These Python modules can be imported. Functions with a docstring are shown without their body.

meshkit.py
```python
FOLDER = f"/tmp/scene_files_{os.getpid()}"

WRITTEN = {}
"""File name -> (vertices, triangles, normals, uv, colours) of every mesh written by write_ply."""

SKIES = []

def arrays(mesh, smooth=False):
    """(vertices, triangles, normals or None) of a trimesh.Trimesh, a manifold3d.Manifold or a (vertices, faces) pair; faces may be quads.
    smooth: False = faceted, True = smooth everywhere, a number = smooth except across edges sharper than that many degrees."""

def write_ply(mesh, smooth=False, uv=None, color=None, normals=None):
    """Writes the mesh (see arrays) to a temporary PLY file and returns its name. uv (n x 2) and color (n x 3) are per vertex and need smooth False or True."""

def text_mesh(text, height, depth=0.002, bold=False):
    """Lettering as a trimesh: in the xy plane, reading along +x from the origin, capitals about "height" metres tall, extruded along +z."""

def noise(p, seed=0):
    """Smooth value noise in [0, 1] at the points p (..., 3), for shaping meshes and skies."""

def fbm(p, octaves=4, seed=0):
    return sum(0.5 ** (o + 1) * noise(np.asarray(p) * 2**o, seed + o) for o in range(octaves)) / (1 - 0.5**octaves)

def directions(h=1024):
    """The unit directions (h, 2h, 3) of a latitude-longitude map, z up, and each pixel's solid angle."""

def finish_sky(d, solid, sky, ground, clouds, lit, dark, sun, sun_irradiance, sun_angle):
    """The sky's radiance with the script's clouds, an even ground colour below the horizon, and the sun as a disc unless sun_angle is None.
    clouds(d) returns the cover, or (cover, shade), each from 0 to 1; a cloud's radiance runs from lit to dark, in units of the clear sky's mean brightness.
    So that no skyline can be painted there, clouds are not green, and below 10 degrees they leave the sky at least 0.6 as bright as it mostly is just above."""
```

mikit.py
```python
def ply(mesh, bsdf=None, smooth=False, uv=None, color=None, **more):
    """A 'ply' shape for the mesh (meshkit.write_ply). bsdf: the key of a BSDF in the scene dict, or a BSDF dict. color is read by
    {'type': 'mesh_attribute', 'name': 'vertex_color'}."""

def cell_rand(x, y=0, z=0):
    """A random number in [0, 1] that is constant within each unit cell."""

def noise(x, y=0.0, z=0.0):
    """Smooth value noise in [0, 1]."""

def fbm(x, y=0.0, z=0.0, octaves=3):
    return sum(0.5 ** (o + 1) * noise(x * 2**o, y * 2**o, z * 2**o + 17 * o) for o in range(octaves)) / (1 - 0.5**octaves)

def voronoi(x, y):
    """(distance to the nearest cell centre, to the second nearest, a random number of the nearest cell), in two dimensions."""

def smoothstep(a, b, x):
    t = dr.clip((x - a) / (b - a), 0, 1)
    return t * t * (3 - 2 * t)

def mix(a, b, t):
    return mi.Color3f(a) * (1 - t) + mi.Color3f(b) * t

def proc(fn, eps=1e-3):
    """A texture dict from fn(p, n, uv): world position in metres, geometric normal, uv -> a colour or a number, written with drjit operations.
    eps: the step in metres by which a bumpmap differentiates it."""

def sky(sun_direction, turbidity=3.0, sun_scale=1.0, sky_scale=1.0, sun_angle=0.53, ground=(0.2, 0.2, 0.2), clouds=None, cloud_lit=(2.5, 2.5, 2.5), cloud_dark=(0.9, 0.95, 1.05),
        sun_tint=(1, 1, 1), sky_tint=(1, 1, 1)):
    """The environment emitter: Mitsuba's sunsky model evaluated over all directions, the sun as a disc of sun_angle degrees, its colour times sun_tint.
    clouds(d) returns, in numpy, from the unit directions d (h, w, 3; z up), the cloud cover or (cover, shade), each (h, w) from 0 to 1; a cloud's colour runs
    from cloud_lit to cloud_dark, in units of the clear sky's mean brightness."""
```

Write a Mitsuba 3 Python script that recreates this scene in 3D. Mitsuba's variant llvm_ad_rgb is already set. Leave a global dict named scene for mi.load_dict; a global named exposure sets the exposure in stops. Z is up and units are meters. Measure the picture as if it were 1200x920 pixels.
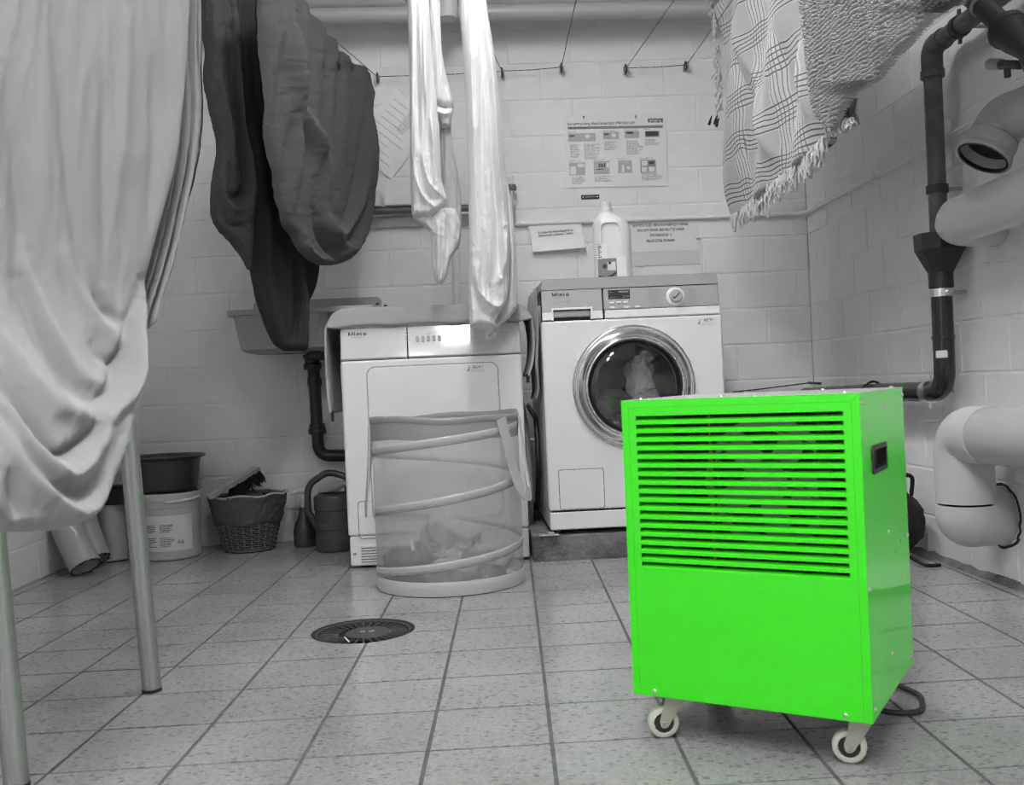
import math, random
import numpy as np, trimesh, mitsuba as mi, drjit as dr, manifold3d as m3
import shapely, shapely.geometry as sg
from scipy.interpolate import PchipInterpolator
import mikit, meshkit
from mikit import proc, noise, fbm, voronoi, cell_rand, smoothstep, mix

random.seed(7); RNG = np.random.default_rng(7)
T = mi.ScalarTransform4f
scene, labels = {}, {}

# ------------------------------------------------------------------ camera, light, exposure
YAW, PITCH, ROLL, FOC = .0425, .0067, -.0441, 1172.66
CAM = np.array([-.108, -1.609, .58])
def _axes():
    cy, sy, cp, sp, cr, sr = math.cos(YAW), math.sin(YAW), math.cos(PITCH), math.sin(PITCH), math.cos(ROLL), math.sin(ROLL)
    f = np.array([sy*cp, cy*cp, -sp]); r = np.array([cy, -sy, 0.]); u = np.cross(r, f)
    return cr*r + sr*u, -sr*r + cr*u, f
RIGHT, UP, FWD = _axes()
scene['camera'] = {'type': 'thinlens', 'fov': math.degrees(2*math.atan(600/FOC)), 'fov_axis': 'x', 'near_clip': .05, 'far_clip': 50.,
                   'aperture_radius': .0019, 'focus_distance': 3.1,
                   'to_world': T().look_at(origin=CAM.tolist(), target=(CAM+FWD).tolist(), up=UP.tolist())}
exposure = 2.42
LAMP_A, LAMP_B, LAMP_C = 6.6, 12.0, 8.0          # radiance of the three ceiling lamps' diffusers
YB, XR, XL, YF, ZC = 2.386, 1.285, -1.575, -4.2, 2.32   # back, right, left, front wall, ceiling

# ------------------------------------------------------------------ helpers
def ray(px, py): return (px-600)/FOC*RIGHT - (py-460)/FOC*UP + FWD
def at(px, py, Y):  d = ray(px, py); return CAM + d*(Y-CAM[1])/d[1]
def atX(px, py, X): d = ray(px, py); return CAM + d*(X-CAM[0])/d[0]
def atZ(px, py, Z=0.): d = ray(px, py); return CAM + d*(Z-CAM[2])/d[2]

def key_of(name, parent=None):
    base = name if parent is None else f'{parent}__{name}'
    if base not in scene and base not in labels and base not in USED: USED.add(base); return base
    k = 1
    while f'{base}_{k:03d}' in USED: k += 1
    USED.add(f'{base}_{k:03d}'); return f'{base}_{k:03d}'
USED = set()
def thing(name, label, cat, group=None):
    k = key_of(name); labels[k] = {'label': label, 'category': cat}
    if group: labels[k]['group'] = group
    return k
def part(name, mesh, bsdf, parent, smooth=False, label=None, kind=None, **kw):
    k = key_of(name, parent); scene[k] = mikit.ply(mesh, bsdf, smooth=smooth, **kw)
    if label: labels.setdefault(k, {})['label'] = label
    if kind: labels.setdefault(k, {})['kind'] = kind
    return k
def single(name, mesh, bsdf, label, cat, smooth=False, group=None, kind=None, **kw):
    k = key_of(name); scene[k] = mikit.ply(mesh, bsdf, smooth=smooth, **kw)
    labels[k] = {'label': label, 'category': cat}
    if group: labels[k]['group'] = group
    if kind: labels[k]['kind'] = kind
    return k
def struct(name, mesh, bsdf, label, smooth=False):
    k = key_of(name); scene[k] = mikit.ply(mesh, bsdf, smooth=smooth)
    labels[k] = {'label': label, 'kind': 'structure'}
    return k

def cat(*ms): return trimesh.util.concatenate([m for m in ms if m is not None])
def mv(m, x=0, y=0, z=0): m = m.copy(); m.apply_translation([x, y, z]); return m
def rot(m, deg, axis, about=(0, 0, 0)):
    m = m.copy(); m.apply_transform(trimesh.transformations.rotation_matrix(math.radians(deg), axis, about)); return m
def basis(m, x, y, z, o):
    m = m.copy(); M = np.eye(4); M[:3, 0], M[:3, 1], M[:3, 2], M[:3, 3] = x, y, z, o
    m.apply_transform(M); return m
def box(x0, x1, y0, y1, z0, z1):
    m = trimesh.creation.box((x1-x0, y1-y0, z1-z0)); m.apply_translation([(x0+x1)/2, (y0+y1)/2, (z0+z1)/2]); return m
def cbox(x0, x1, y0, y1, z0, z1, c=.003):
    h = np.array([(x1-x0)/2, (y1-y0)/2, (z1-z0)/2]); c = min(c, .45*h.min()); p = []
    for s in np.ndindex(2, 2, 2):
        s = np.array(s)*2-1
        for k in range(3):
            q = s*(h-c); q[k] = s[k]*h[k]; p.append(q)
    m = trimesh.convex.convex_hull(np.array(p)); m.apply_translation([(x0+x1)/2, (y0+y1)/2, (z0+z1)/2]); return m
def rrect(w, h, r, n=6):
    return sg.box(-w/2+r, -h/2+r, w/2-r, h/2-r).buffer(r, quad_segs=n)
def ext(poly, h): return trimesh.creation.extrude_polygon(poly, h, engine='earcut')
def front(m, x, z, y):       # a shape drawn in its xy plane, extruded along +z, set upright to face -Y
    return basis(m, [1, 0, 0], [0, 0, 1], [0, -1, 0], [x, y, z])
def tube(path, r, n=14, cap=True, closed=False):
    P = np.asarray(path, float); N = len(P); R = np.broadcast_to(np.asarray(r, float), (N,))
    if closed: t = np.roll(P, -1, 0) - np.roll(P, 1, 0)
    else: t = np.gradient(P, axis=0)
    t /= np.linalg.norm(t, axis=1, keepdims=True)
    a = np.cross(t[0], [0, 0, 1] if abs(t[0][2]) < .9 else [1, 0, 0]); a /= np.linalg.norm(a); A = []
    for k in range(N):
        a = a - t[k]*(a@t[k]); a /= np.linalg.norm(a); A.append(a)
    A = np.array(A); B = np.cross(t, A); th = np.arange(n)*2*np.pi/n
    V = P[:, None] + R[:, None, None]*(np.cos(th)[None, :, None]*A[:, None] + np.sin(th)[None, :, None]*B[:, None])
    V = V.reshape(-1, 3); F = []
    for k in range(N if closed else N-1):
        k2 = (k+1) % N; i = np.arange(n); j = (i+1) % n
        F += [np.stack([k*n+i, k*n+j, k2*n+j], 1), np.stack([k*n+i, k2*n+j, k2*n+i], 1)]
    if cap and not closed:
        i = np.arange(n); j = (i+1) % n; c0 = len(V); V = np.vstack([V, P[:1], P[-1:]])
        F += [np.stack([i*0+c0, j, i], 1), np.stack([i*0+c0+1, (N-1)*n+i, (N-1)*n+j], 1)]
    return trimesh.Trimesh(V, np.vstack(F), process=False)
def bend(points, rad, n=8):  # polyline with rounded corners
    P = [np.asarray(p, float) for p in points]; out = [P[0]]
    for a, b, c in zip(P[:-2], P[1:-1], P[2:]):
        u = (a-b)/np.linalg.norm(a-b); v = (c-b)/np.linalg.norm(c-b)
        ang = math.acos(np.clip(u@v, -1, 1)); d = min(rad/max(math.tan(ang/2), 1e-3), .49*np.linalg.norm(a-b), .49*np.linalg.norm(c-b))
        p0, p1 = b+u*d, b+v*d
        for s in np.linspace(0, 1, n): out.append((1-s)**2*p0 + 2*s*(1-s)*b + s*s*p1)
    out.append(P[-1]); return np.array(out)
def lathe(prof, n=32, axis=(0, 0, 1), o=(0, 0, 0)):
    prof = np.asarray(prof, float); th = np.arange(n)*2*np.pi/n; N = len(prof)
    V = np.stack([prof[:, :1]*np.cos(th), prof[:, :1]*np.sin(th), np.repeat(prof[:, 1:], n, 1)], -1).reshape(-1, 3); F = []
    i = np.arange(n); j = (i+1) % n
    for k in range(N-1): F += [np.stack([k*n+i, k*n+j, (k+1)*n+j], 1), np.stack([k*n+i, (k+1)*n+j, (k+1)*n+i], 1)]
    m = trimesh.Trimesh(V, np.vstack(F), process=False)
    z = np.asarray(axis, float); z /= np.linalg.norm(z)
    x = np.cross(z, [0, 1, 0] if abs(z[1]) < .9 else [1, 0, 0]); x /= np.linalg.norm(x)
    return basis(m, x, np.cross(z, x), z, o)
def text(s, h, x, z, y, bold=False, depth=.0006, up=None, right=None):
    m = meshkit.text_mesh(s, h, depth, bold)
    if right is None: return front(m, x, z, y)
    r = np.asarray(right, float); u = np.asarray(up, float); return basis(m, r, u, np.cross(r, u), [x, y, z])
def fit_text(s, w, h, x, z, y, bold=True, depth=.0006):
    ms, u = [], 0.
    for c in s:                                   # glyph by glyph, loosely spaced so that small letters stay apart
        if c == ' ': u += .5*h; continue
        m = meshkit.text_mesh(c, h, depth, bold); e = m.bounds; m.apply_translation([u-e[0][0], 0, 0]); ms.append(m); u += e[1][0]-e[0][0]+.20*h
    m = cat(*ms); e = m.bounds; m.apply_scale([w/(e[1][0]-e[0][0]), 1, 1])
    return front(m, x, z, y)
def blob(r, seed, sq=(1, 1, 1), amp=.35, freq=2.2, sub=4):
    m = trimesh.creation.icosphere(sub, 1.); v = np.array(m.vertices)
    n1 = meshkit.fbm(v*freq+seed*7.3, 4, seed); n2 = np.abs(meshkit.fbm(v*freq*1.9+seed*3.1, 3, seed+9)-.5)*2
    v *= (1 + amp*(n1-.5)*2 - amp*.5*n2)[:, None]
    m.vertices = v*np.array(sq)*r; return m

def plane(p0, n):
    p0 = np.asarray(p0, float); n = np.asarray(n, float); n = n/np.linalg.norm(n)
    def f(px, py):
        d = (px[..., None]-600)/FOC*RIGHT - (py[..., None]-460)/FOC*UP + FWD
        return CAM + d*(((p0-CAM)@n)/(d@n))[..., None]
    return f, n
def cloth(rows, pl, disp, thick=.004, step=3., roll=.02, rw=22, bulge=0., lift=None):
    """A hanging cloth: its outline (a left and a right edge for each height, traced at its own plane), folds pushed out of that plane by disp(x, y) metres, edges that
    turn away, and a back face. bulge: how far the back face bellies out behind (a bundle of cloth instead of one layer)."""
    f, n = pl; rows = np.asarray(rows, float)
    y = np.arange(rows[0, 0], rows[-1, 0]+.01, step)
    L = PchipInterpolator(rows[:, 0], rows[:, 1])(y); Rr = PchipInterpolator(rows[:, 0], rows[:, 2])(y)
    nu = int(max(8, (Rr-L).max()/step)); u = np.linspace(0, 1, nu+1)
    X = L[:, None] + (Rr-L)[:, None]*u; Y = np.repeat(y[:, None], nu+1, 1)
    e = np.minimum(X-L[:, None], Rr[:, None]-X); e = np.minimum(e, (y[-1]-Y)*1.2); w = np.clip(e/rw, 0, 1)
    rr = 1-np.sqrt(np.clip(1-(1-w)**2, 0, 1))
    P = f(X, Y)
    if lift is not None: q = CAM-P; P = P+q/np.linalg.norm(q, axis=-1, keepdims=True)*lift(X, Y)[..., None]
    P[..., 2] = np.minimum(P[..., 2], 1.895)
    D = disp(X, Y) - roll*rr
    Fp = P + n*D[..., None]; Bp = P + n*(np.minimum(D, 0)*(bulge > 0) + D*(bulge == 0) - thick - bulge*np.sqrt(np.clip(1-(1-w)**2, 0, 1)))[..., None]
    nr, nc = X.shape; idx = np.arange(nr*nc).reshape(nr, nc); o = nr*nc
    a, b, c, d = idx[:-1, :-1], idx[:-1, 1:], idx[1:, 1:], idx[1:, :-1]
    q = lambda a, b, c, d: np.vstack([np.stack([a.ravel(), b.ravel(), c.ravel()], 1), np.stack([a.ravel(), c.ravel(), d.ravel()], 1)])
    F = [q(a, d, c, b), q(a+o, b+o, c+o, d+o)]
    F.append(q(idx[:-1, 0], idx[:-1, 0]+o, idx[1:, 0]+o, idx[1:, 0])); F.append(q(idx[:-1, -1]+o, idx[:-1, -1], idx[1:, -1], idx[1:, -1]+o))
    F.append(q(idx[-1, :-1], idx[-1, :-1]+o, idx[-1, 1:]+o, idx[-1, 1:])); F.append(q(idx[0, :-1]+o, idx[0, :-1], idx[0, 1:], idx[0, 1:]+o))
    return trimesh.Trimesh(np.vstack([Fp.reshape(-1, 3), Bp.reshape(-1, 3)]), np.vstack(F), process=False)
def ridge(X, Y, pts, w, amp, taper=True):
    """A fold along a polyline: Gaussian across, fading at both ends."""
    P = np.asarray(pts, float); t = np.linspace(0, 1, len(P)); tt = np.linspace(0, 1, 40)
    Q = np.stack([PchipInterpolator(t, P[:, 0])(tt), PchipInterpolator(t, P[:, 1])(tt)], 1)
    best = np.full(X.shape, 1e9); bt = np.zeros(X.shape)
    for k in range(len(Q)-1):
        a, b = Q[k], Q[k+1]; d = b-a; L = d@d+1e-9
        s = np.clip(((X-a[0])*d[0]+(Y-a[1])*d[1])/L, 0, 1)
        r = (X-a[0]-s*d[0])**2+(Y-a[1]-s*d[1])**2; m = r < best
        best = np.where(m, r, best); bt = np.where(m, (k+s)/(len(Q)-1), bt)
    g = np.exp(-best/(w*w))*amp
    return g*np.sin(np.pi*np.clip(bt, .02, .98))**.5 if taper else g
def pn(X, Y, sx, sy, seed=0, octv=3): return meshkit.fbm(np.stack([X/sx, Y/sy, X*0+seed*3.7], -1), octv, seed)-.5

def crease(X, Y, sx, sy, seed=0):
    n = meshkit.fbm(np.stack([X/sx+.6*meshkit.noise(np.stack([X/sx/3, Y/sy*2, X*0+seed], -1)), Y/sy, X*0+seed*5.3], -1), 3, seed)
    return .5-np.abs(n-.5)*3.2
def sharp(X, Y, pts, w, amp):
    "A crisp crease: as ridge, but with a sharp crest."
    q = ridge(X, Y, pts, 1.4*w, 1., True); return amp*np.sign(1)*(np.exp(-np.sqrt(np.maximum(-np.log(np.clip(q, 1e-9, 1)), 0))*1.4))
# ------------------------------------------------------------------ materials
def g(v, k=None): v = float(v); return {'type': 'rgb', 'value': [v, v, v] if k is None else list(k)}
def mat(name, col, rough=.5, spec=.5, metallic=0., bump=None, bs=1., **kw):
    c = g(col) if isinstance(col, (int, float)) else (col if isinstance(col, dict) else {'type': 'rgb', 'value': list(col)})
    b = {'type': 'principled', 'base_color': c, 'roughness': float(rough), 'specular': float(spec), 'metallic': float(metallic), **kw}
    if bump is not None: b = {'type': 'bumpmap', 'arbitrary': bump, 'scale': bs, 'bsdf': b}
    scene[name] = {'type': 'twosided', 'bsdf': b}; return name
def wall_fn(p, n, uv):
    a = fbm(p.x*3.1, p.y*3.1, p.z*3.1, 4); b = fbm(p.x*24, p.y*24, p.z*24, 2)
    return mi.Color3f(.69 + (a-.5)*.08 + (b-.5)*.04)
def wall_bump(p, n, uv): return fbm(p.x*70, p.y*70, p.z*70, 3)
def tile_fn(p, n, uv):
    i = dr.floor((p.x-.0406*p.y)/.2); j = dr.floor(p.y/.2)
    base = .245 + (cell_rand(i, j, 3)-.5)*.016 + (fbm(p.x*5, p.y*5, 0, 3)-.5)*.09 + (noise(p.x*260, p.y*260, 1)-.5)*.08
    d1, d2, r = voronoi(p.x*48+noise(p.x*30, p.y*30)*.6, p.y*85)
    spot = smoothstep(.30, .16, d1)*smoothstep(.55, .75, r)*(.35+.65*r)
    d1b, d2b, rb = voronoi(p.x*120, p.y*150+7)
    spot2 = smoothstep(.34, .2, d1b)*smoothstep(.6, .7, rb)*.4
    return mi.Color3f(dr.maximum(base*(1-.45*spot)*(1-.35*spot2), .03))
def grout_fn(p, n, uv): return mi.Color3f(.10 + (fbm(p.x*30, p.y*30, 0, 3)-.5)*.06)
def conc_fn(p, n, uv): return mi.Color3f(dr.clip(.14 + (fbm(p.x*14, p.y*14, p.z*14, 4)-.5)*.26 + (noise(p.x*150, p.y*150, p.z*150)-.5)*.06, .02, 1))
def terry_bump(p, n, uv): return noise(p.x*700, p.y*700, p.z*700)*.6+noise(p.x*330, p.y*330, p.z*330)*.4
def weave_bump(p, n, uv): return fbm(p.x*160, p.y*160, p.z*45, 3)
def steel_fn(p, n, uv): return mi.Color3f(.10 + (fbm(p.x*30, p.y*30, p.z*22, 4)-.5)*.10)
def check_fn(p, n, uv):
    ww = (fbm(p.x*9, p.y*9, p.z*9, 2)-.5)*.05
    a = (p.z+ww+.02)/.147; fa = a-dr.floor(a); b = (p.y+ww*1.2+.03)/.205; fb = b-dr.floor(b)
    def lines(f, per, wid):
        t = f/wid; inb = dr.select(t < 1, 1., 0.); k = t*5; q = k-dr.floor(k)
        return inb*smoothstep(.34, .42, q)*smoothstep(.70, .62, q), inb
    la, ba = lines(fa, .147, .50); lb, bb = lines(fb, .205, .42)
    c = mix([.33]*3, [.46]*3, dr.maximum(ba*.35, bb*.8)); dark = dr.maximum(la, lb*.75)
    return c*(1-.72*dark)*(1+(noise(p.x*500, p.y*500, p.z*500)-.5)*.12)
mat('m_wall', proc(wall_fn), .75, .25, bump=proc(wall_bump), bs=.0009)
mat('m_ceiling', .66, .8, .2)
mat('m_tile', proc(tile_fn), .20, .5)
mat('m_grout', proc(grout_fn), .8, .2)
mat('m_concrete', proc(conc_fn), .85, .3)
mat('m_enamel', .74, .22, .5)
mat('m_enamel_dull', .70, .35, .5)
mat('m_panel_glossy', .60, .08, .5)
mat('m_panel_gray', .36, .38, .5)
mat('m_sleeve', .56, .35, .5)
mat('m_gap', .02, .7, .2)
mat('m_black', .018, .4, .5)
mat('m_black_gloss', .012, .15, .6)
mat('m_print', .06, .7, .2)
mat('m_print_mid', .22, .7, .2)
mat('m_paper', .66, .5, .4)
mat('m_paper_gray', .38, .6, .3)
mat('m_plastic_white', .46, .35, .5)
mat('m_plastic_milk', .60, .3, .5)
mat('m_plastic_gray', .30, .35, .5)
mat('m_plastic_dark', .038, .32, .5)
mat('m_pipe_gray', .37, .4, .5)
mat('m_insul', .47, .45, .4)
mat('m_steel_dark', proc(steel_fn), .45, .5)
mat('m_iron', .045, .5, .5)
mat('m_zinc', .42, .42, .5, .6)
mat('m_screw', .75, .2, .5, 1.)
scene['m_chrome'] = {'type': 'roughconductor', 'material': 'none', 'specular_reflectance': {'type': 'rgb', 'value': [.62, .62, .62]}, 'distribution': 'ggx', 'alpha': .02}
scene['m_brushed'] = {'type': 'roughconductor', 'material': 'none', 'distribution': 'ggx', 'alpha': .24, 'specular_reflectance': {'type': 'rgb', 'value': [.5, .5, .5]}}
mat('m_green', (.038, .74, .005), .07, .5, clearcoat=.3, clearcoat_gloss=.99)
mat('m_top_sheet', (.30, .30, .29), .25, .5)
mat('m_tire', (.52, .55, .47), .45, .4)
mat('m_fork', (.44, .43, .36), .38, .5, .4)
mat('m_orange', (.55, .26, .01), .5)
mat('m_fin', .22, .45, .5, .7)
mat('m_sheet', .27, .9, .1, bump=proc(weave_bump), bs=.0016, sheen=.3)
mat('m_dark_cloth', .070, .9, .1, bump=proc(weave_bump), bs=.0016, sheen=.2)
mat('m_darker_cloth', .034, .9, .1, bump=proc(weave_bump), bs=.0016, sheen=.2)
mat('m_white_cloth', .62, .9, .1, bump=proc(weave_bump), bs=.0012)
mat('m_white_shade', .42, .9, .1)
mat('m_check', proc(check_fn), .95, .1)
mat('m_fringe', .48, .95, .1)
mat('m_pile', .34, .95, .1, bump=proc(terry_bump), bs=.003)
mat('m_pile_dark', .10, .95, .1, bump=proc(terry_bump), bs=.003)
mat('m_towel', .36, .95, .1, bump=proc(terry_bump), bs=.0025)
mat('m_garment', .33, .95, .1)
mat('m_garment_dark', .12, .95, .1)
mat('m_nylon', .50, .35, .5)
scene['m_mesh'] = {'type': 'mask', 'opacity': .36, 'bsdf': {'type': 'twosided', 'bsdf': {'type': 'diffuse', 'reflectance': g(.5)}}}
scene['m_film'] = {'type': 'thindielectric', 'int_ior': 1.45}
scene['m_glass'] = {'type': 'thindielectric', 'int_ior': 1.5}
mat('m_wicker', .085, .6, .4)
mat('m_liner', .075, .2, .6)
mat('m_bristle', .012, .7, .2)
mat('m_wood', .34, .55, .4)
mat('m_string', .10, .7, .3)
mat('m_panel_dark', .03, .35, .5, .3)
mat('m_nylon_dark', .30, .38, .5)
mat('m_concrete_dark', .035, .8, .3)
mat('m_sink', .30, .4, .5)
mat('m_plastic_mid', .055, .35, .5)
mat('m_wicker_light', .15, .6, .4)
mat('m_clear', .55, .15, .5)
mat('m_bag', .010, .6, .3)
mat('m_green_seam', (.03, .52, .01), .3, .5)
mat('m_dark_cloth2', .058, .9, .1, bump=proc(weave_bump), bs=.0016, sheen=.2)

# ------------------------------------------------------------------ the room
def block_wall(name, label, o, along, out, length, z0, z1, bl=.252, bh=.1443, zref=.127, phase=0., parts_from=0., depth=.012):
    """Block masonry: a mortar bed and every block a chamfered piece of its own. along: unit vector, out: into the room."""
    along, out, o = (np.asarray(v, float) for v in (along, out, o))
    def B(s0, s1, t0, t1, h0, h1, c=0.):
        f0 = [(s0, h0), (s1, h0), (s1, h1), (s0, h1)]; f1 = [(s0+c, h0+c), (s1-c, h0+c), (s1-c, h1-c), (s0+c, h1-c)]
        V = [o+along*s+out*t0+np.array([0, 0, h]) for s, h in f0]+[o+along*s+out*(t1-c*.5)+np.array([0, 0, h]) for s, h in f0]+[o+along*s+out*t1+np.array([0, 0, h]) for s, h in f1]
        F = []
        for a in (0, 4):
            for i in range(4): j = (i+1) % 4; F += [[a+i, a+j, a+4+j], [a+i, a+4+j, a+4+i]]
        F += [[8, 9, 10], [8, 10, 11], [0, 2, 1], [0, 3, 2]]
        m = trimesh.Trimesh(V, F, process=False); m.fix_normals(); return m
    key = struct(name, B(0, length, -.12, -.0022, z0, z1), 'm_wall', label)
    k0 = math.floor((z0-zref)/bh)
    for k in range(k0, 40):
        h0, h1 = max(z0, zref+k*bh), min(z1, zref+(k+1)*bh)
        if h0 >= z1-.01: break
        if h1-h0 < .02: continue
        s = -bl*((k % 2)*.5) - phase % bl
        while s < length:
            a, b = max(s, 0), min(s+bl, length); s += bl
            if b-a < .03: continue
            part('block', B(a+(.0028 if a > 0 else 0), b-(.0028 if b < length else 0), -.010, random.uniform(-.0006, .0008), h0+.0028, h1-.0028, .0028), 'm_wall', key)
    return key
block_wall('wall_back', 'white painted block wall behind the washing machines', (XL, YB, 0), (1, 0, 0), (0, -1, 0), XR-XL, 0, ZC, phase=.09)
block_wall('wall_right', 'white painted block wall carrying the drain pipes on the right', (XR, YB, 0), (0, -1, 0), (-1, 0, 0), 2.9, 0, ZC, phase=.16)
block_wall('wall_left', 'white painted block wall on the left behind the pipe offcuts', (XL, YB, 0), (0, -1, 0), (1, 0, 0), 2.3, 0, ZC, phase=.05)
struct('wall_right_near', box(XR, XR+.1, YF, YB-2.9, 0, ZC), 'm_wall', 'nearer part of the right wall')
struct('wall_left_near', box(XL-.1, XL, YF, YB-2.3, 0, ZC), 'm_wall', 'nearer part of the left wall')
struct('wall_front', box(XL-.1, XR+.1, YF-.1, YF, 0, ZC), 'm_paper_gray', 'wall behind the camera')
struct('ceiling', box(XL-.1, XR+.1, YF-.1, YB+.1, ZC, ZC+.1), 'm_ceiling', 'white ceiling')
DRAIN = np.array([-.392, .842]); DR = .126
floor = struct('floor', mv(ext(sg.box(XL-.1, YF-.1, XR+.1, YB+.1).difference(sg.Point(*DRAIN).buffer(DR-.001, quad_segs=16)), .12), z=-.1216), 'm_grout', 'speckled gray tile floor with dark grout lines')
def tile(i, j):
    gx, gy = .0034, .0022; c = .0007; e = RNG.uniform(-.0003, .0003)
    y0, y1 = .2*j+gy, .2*(j+1)-gy
    q = lambda s, y: [.2*i+s+.0406*y, y]
    P = np.array([q(gx, y0), q(.2-gx, y0), q(.2-gx, y1), q(gx, y1)])
    P[:, 0] = np.clip(P[:, 0], XL+.002, XR-.004); P[:, 1] = np.clip(P[:, 1], YF+.002, YB-.004)
    if P[1, 0]-P[0, 0] < .01 or P[2, 1]-P[1, 1] < .01: return None
    if np.linalg.norm(P.mean(0)-DRAIN) < .30:
        g_ = sg.Polygon(P).difference(sg.Point(*DRAIN).buffer(DR, quad_segs=16))
        if g_.is_empty: return None
        return cat(*[mv(ext(x, .008), z=-.008) for x in getattr(g_, 'geoms', [g_]) if x.area > 1e-5])
    m = P.mean(0); Q = m+(P-m)*(1-c/.1)
    V = np.vstack([np.c_[P, [-.008]*4], np.c_[P, [e-c*.3]*4], np.c_[Q, [e]*4]]); F = []
    for a in (0, 4):
        for k in range(4): l = (k+1) % 4; F += [[a+k, a+l, a+4+l], [a+k, a+4+l, a+4+k]]
    F += [[8, 9, 10], [8, 10, 11]]
    return trimesh.Trimesh(V, F, process=False)
rest = []
for j in range(-21, 12):
    for i in range(-9, 8):
        t = tile(i, j)
        if t is None: continue
        if j >= -4: part('tile', t, 'm_tile', floor)
        else: rest.append(t)
part('tile_field', cat(*rest), 'm_tile', floor, kind='stuff')
# dark rough joint where the right wall meets the floor
def strip(y0, y1):
    ys = np.linspace(y0, y1, 60); V = []
    for y in ys:
        w = .016+.012*meshkit.noise(np.array([y*22, 1, 2])); h = .012+.012*meshkit.noise(np.array([y*31, 5, 2]))
        V += [[XR-w, y, -.002], [XR-w*.4, y, h*.6], [XR+.004, y, h]]
    F = []
    for k in range(len(ys)-1):
        for a in range(2): q = k*3+a; F += [[q, q+1, q+4], [q, q+4, q+3]]
    m = trimesh.Trimesh(V, F, process=False); return m
struct('trim_1', strip(-.3, YB), 'm_concrete', 'crumbly dark joint along the foot of the right wall')

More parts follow.
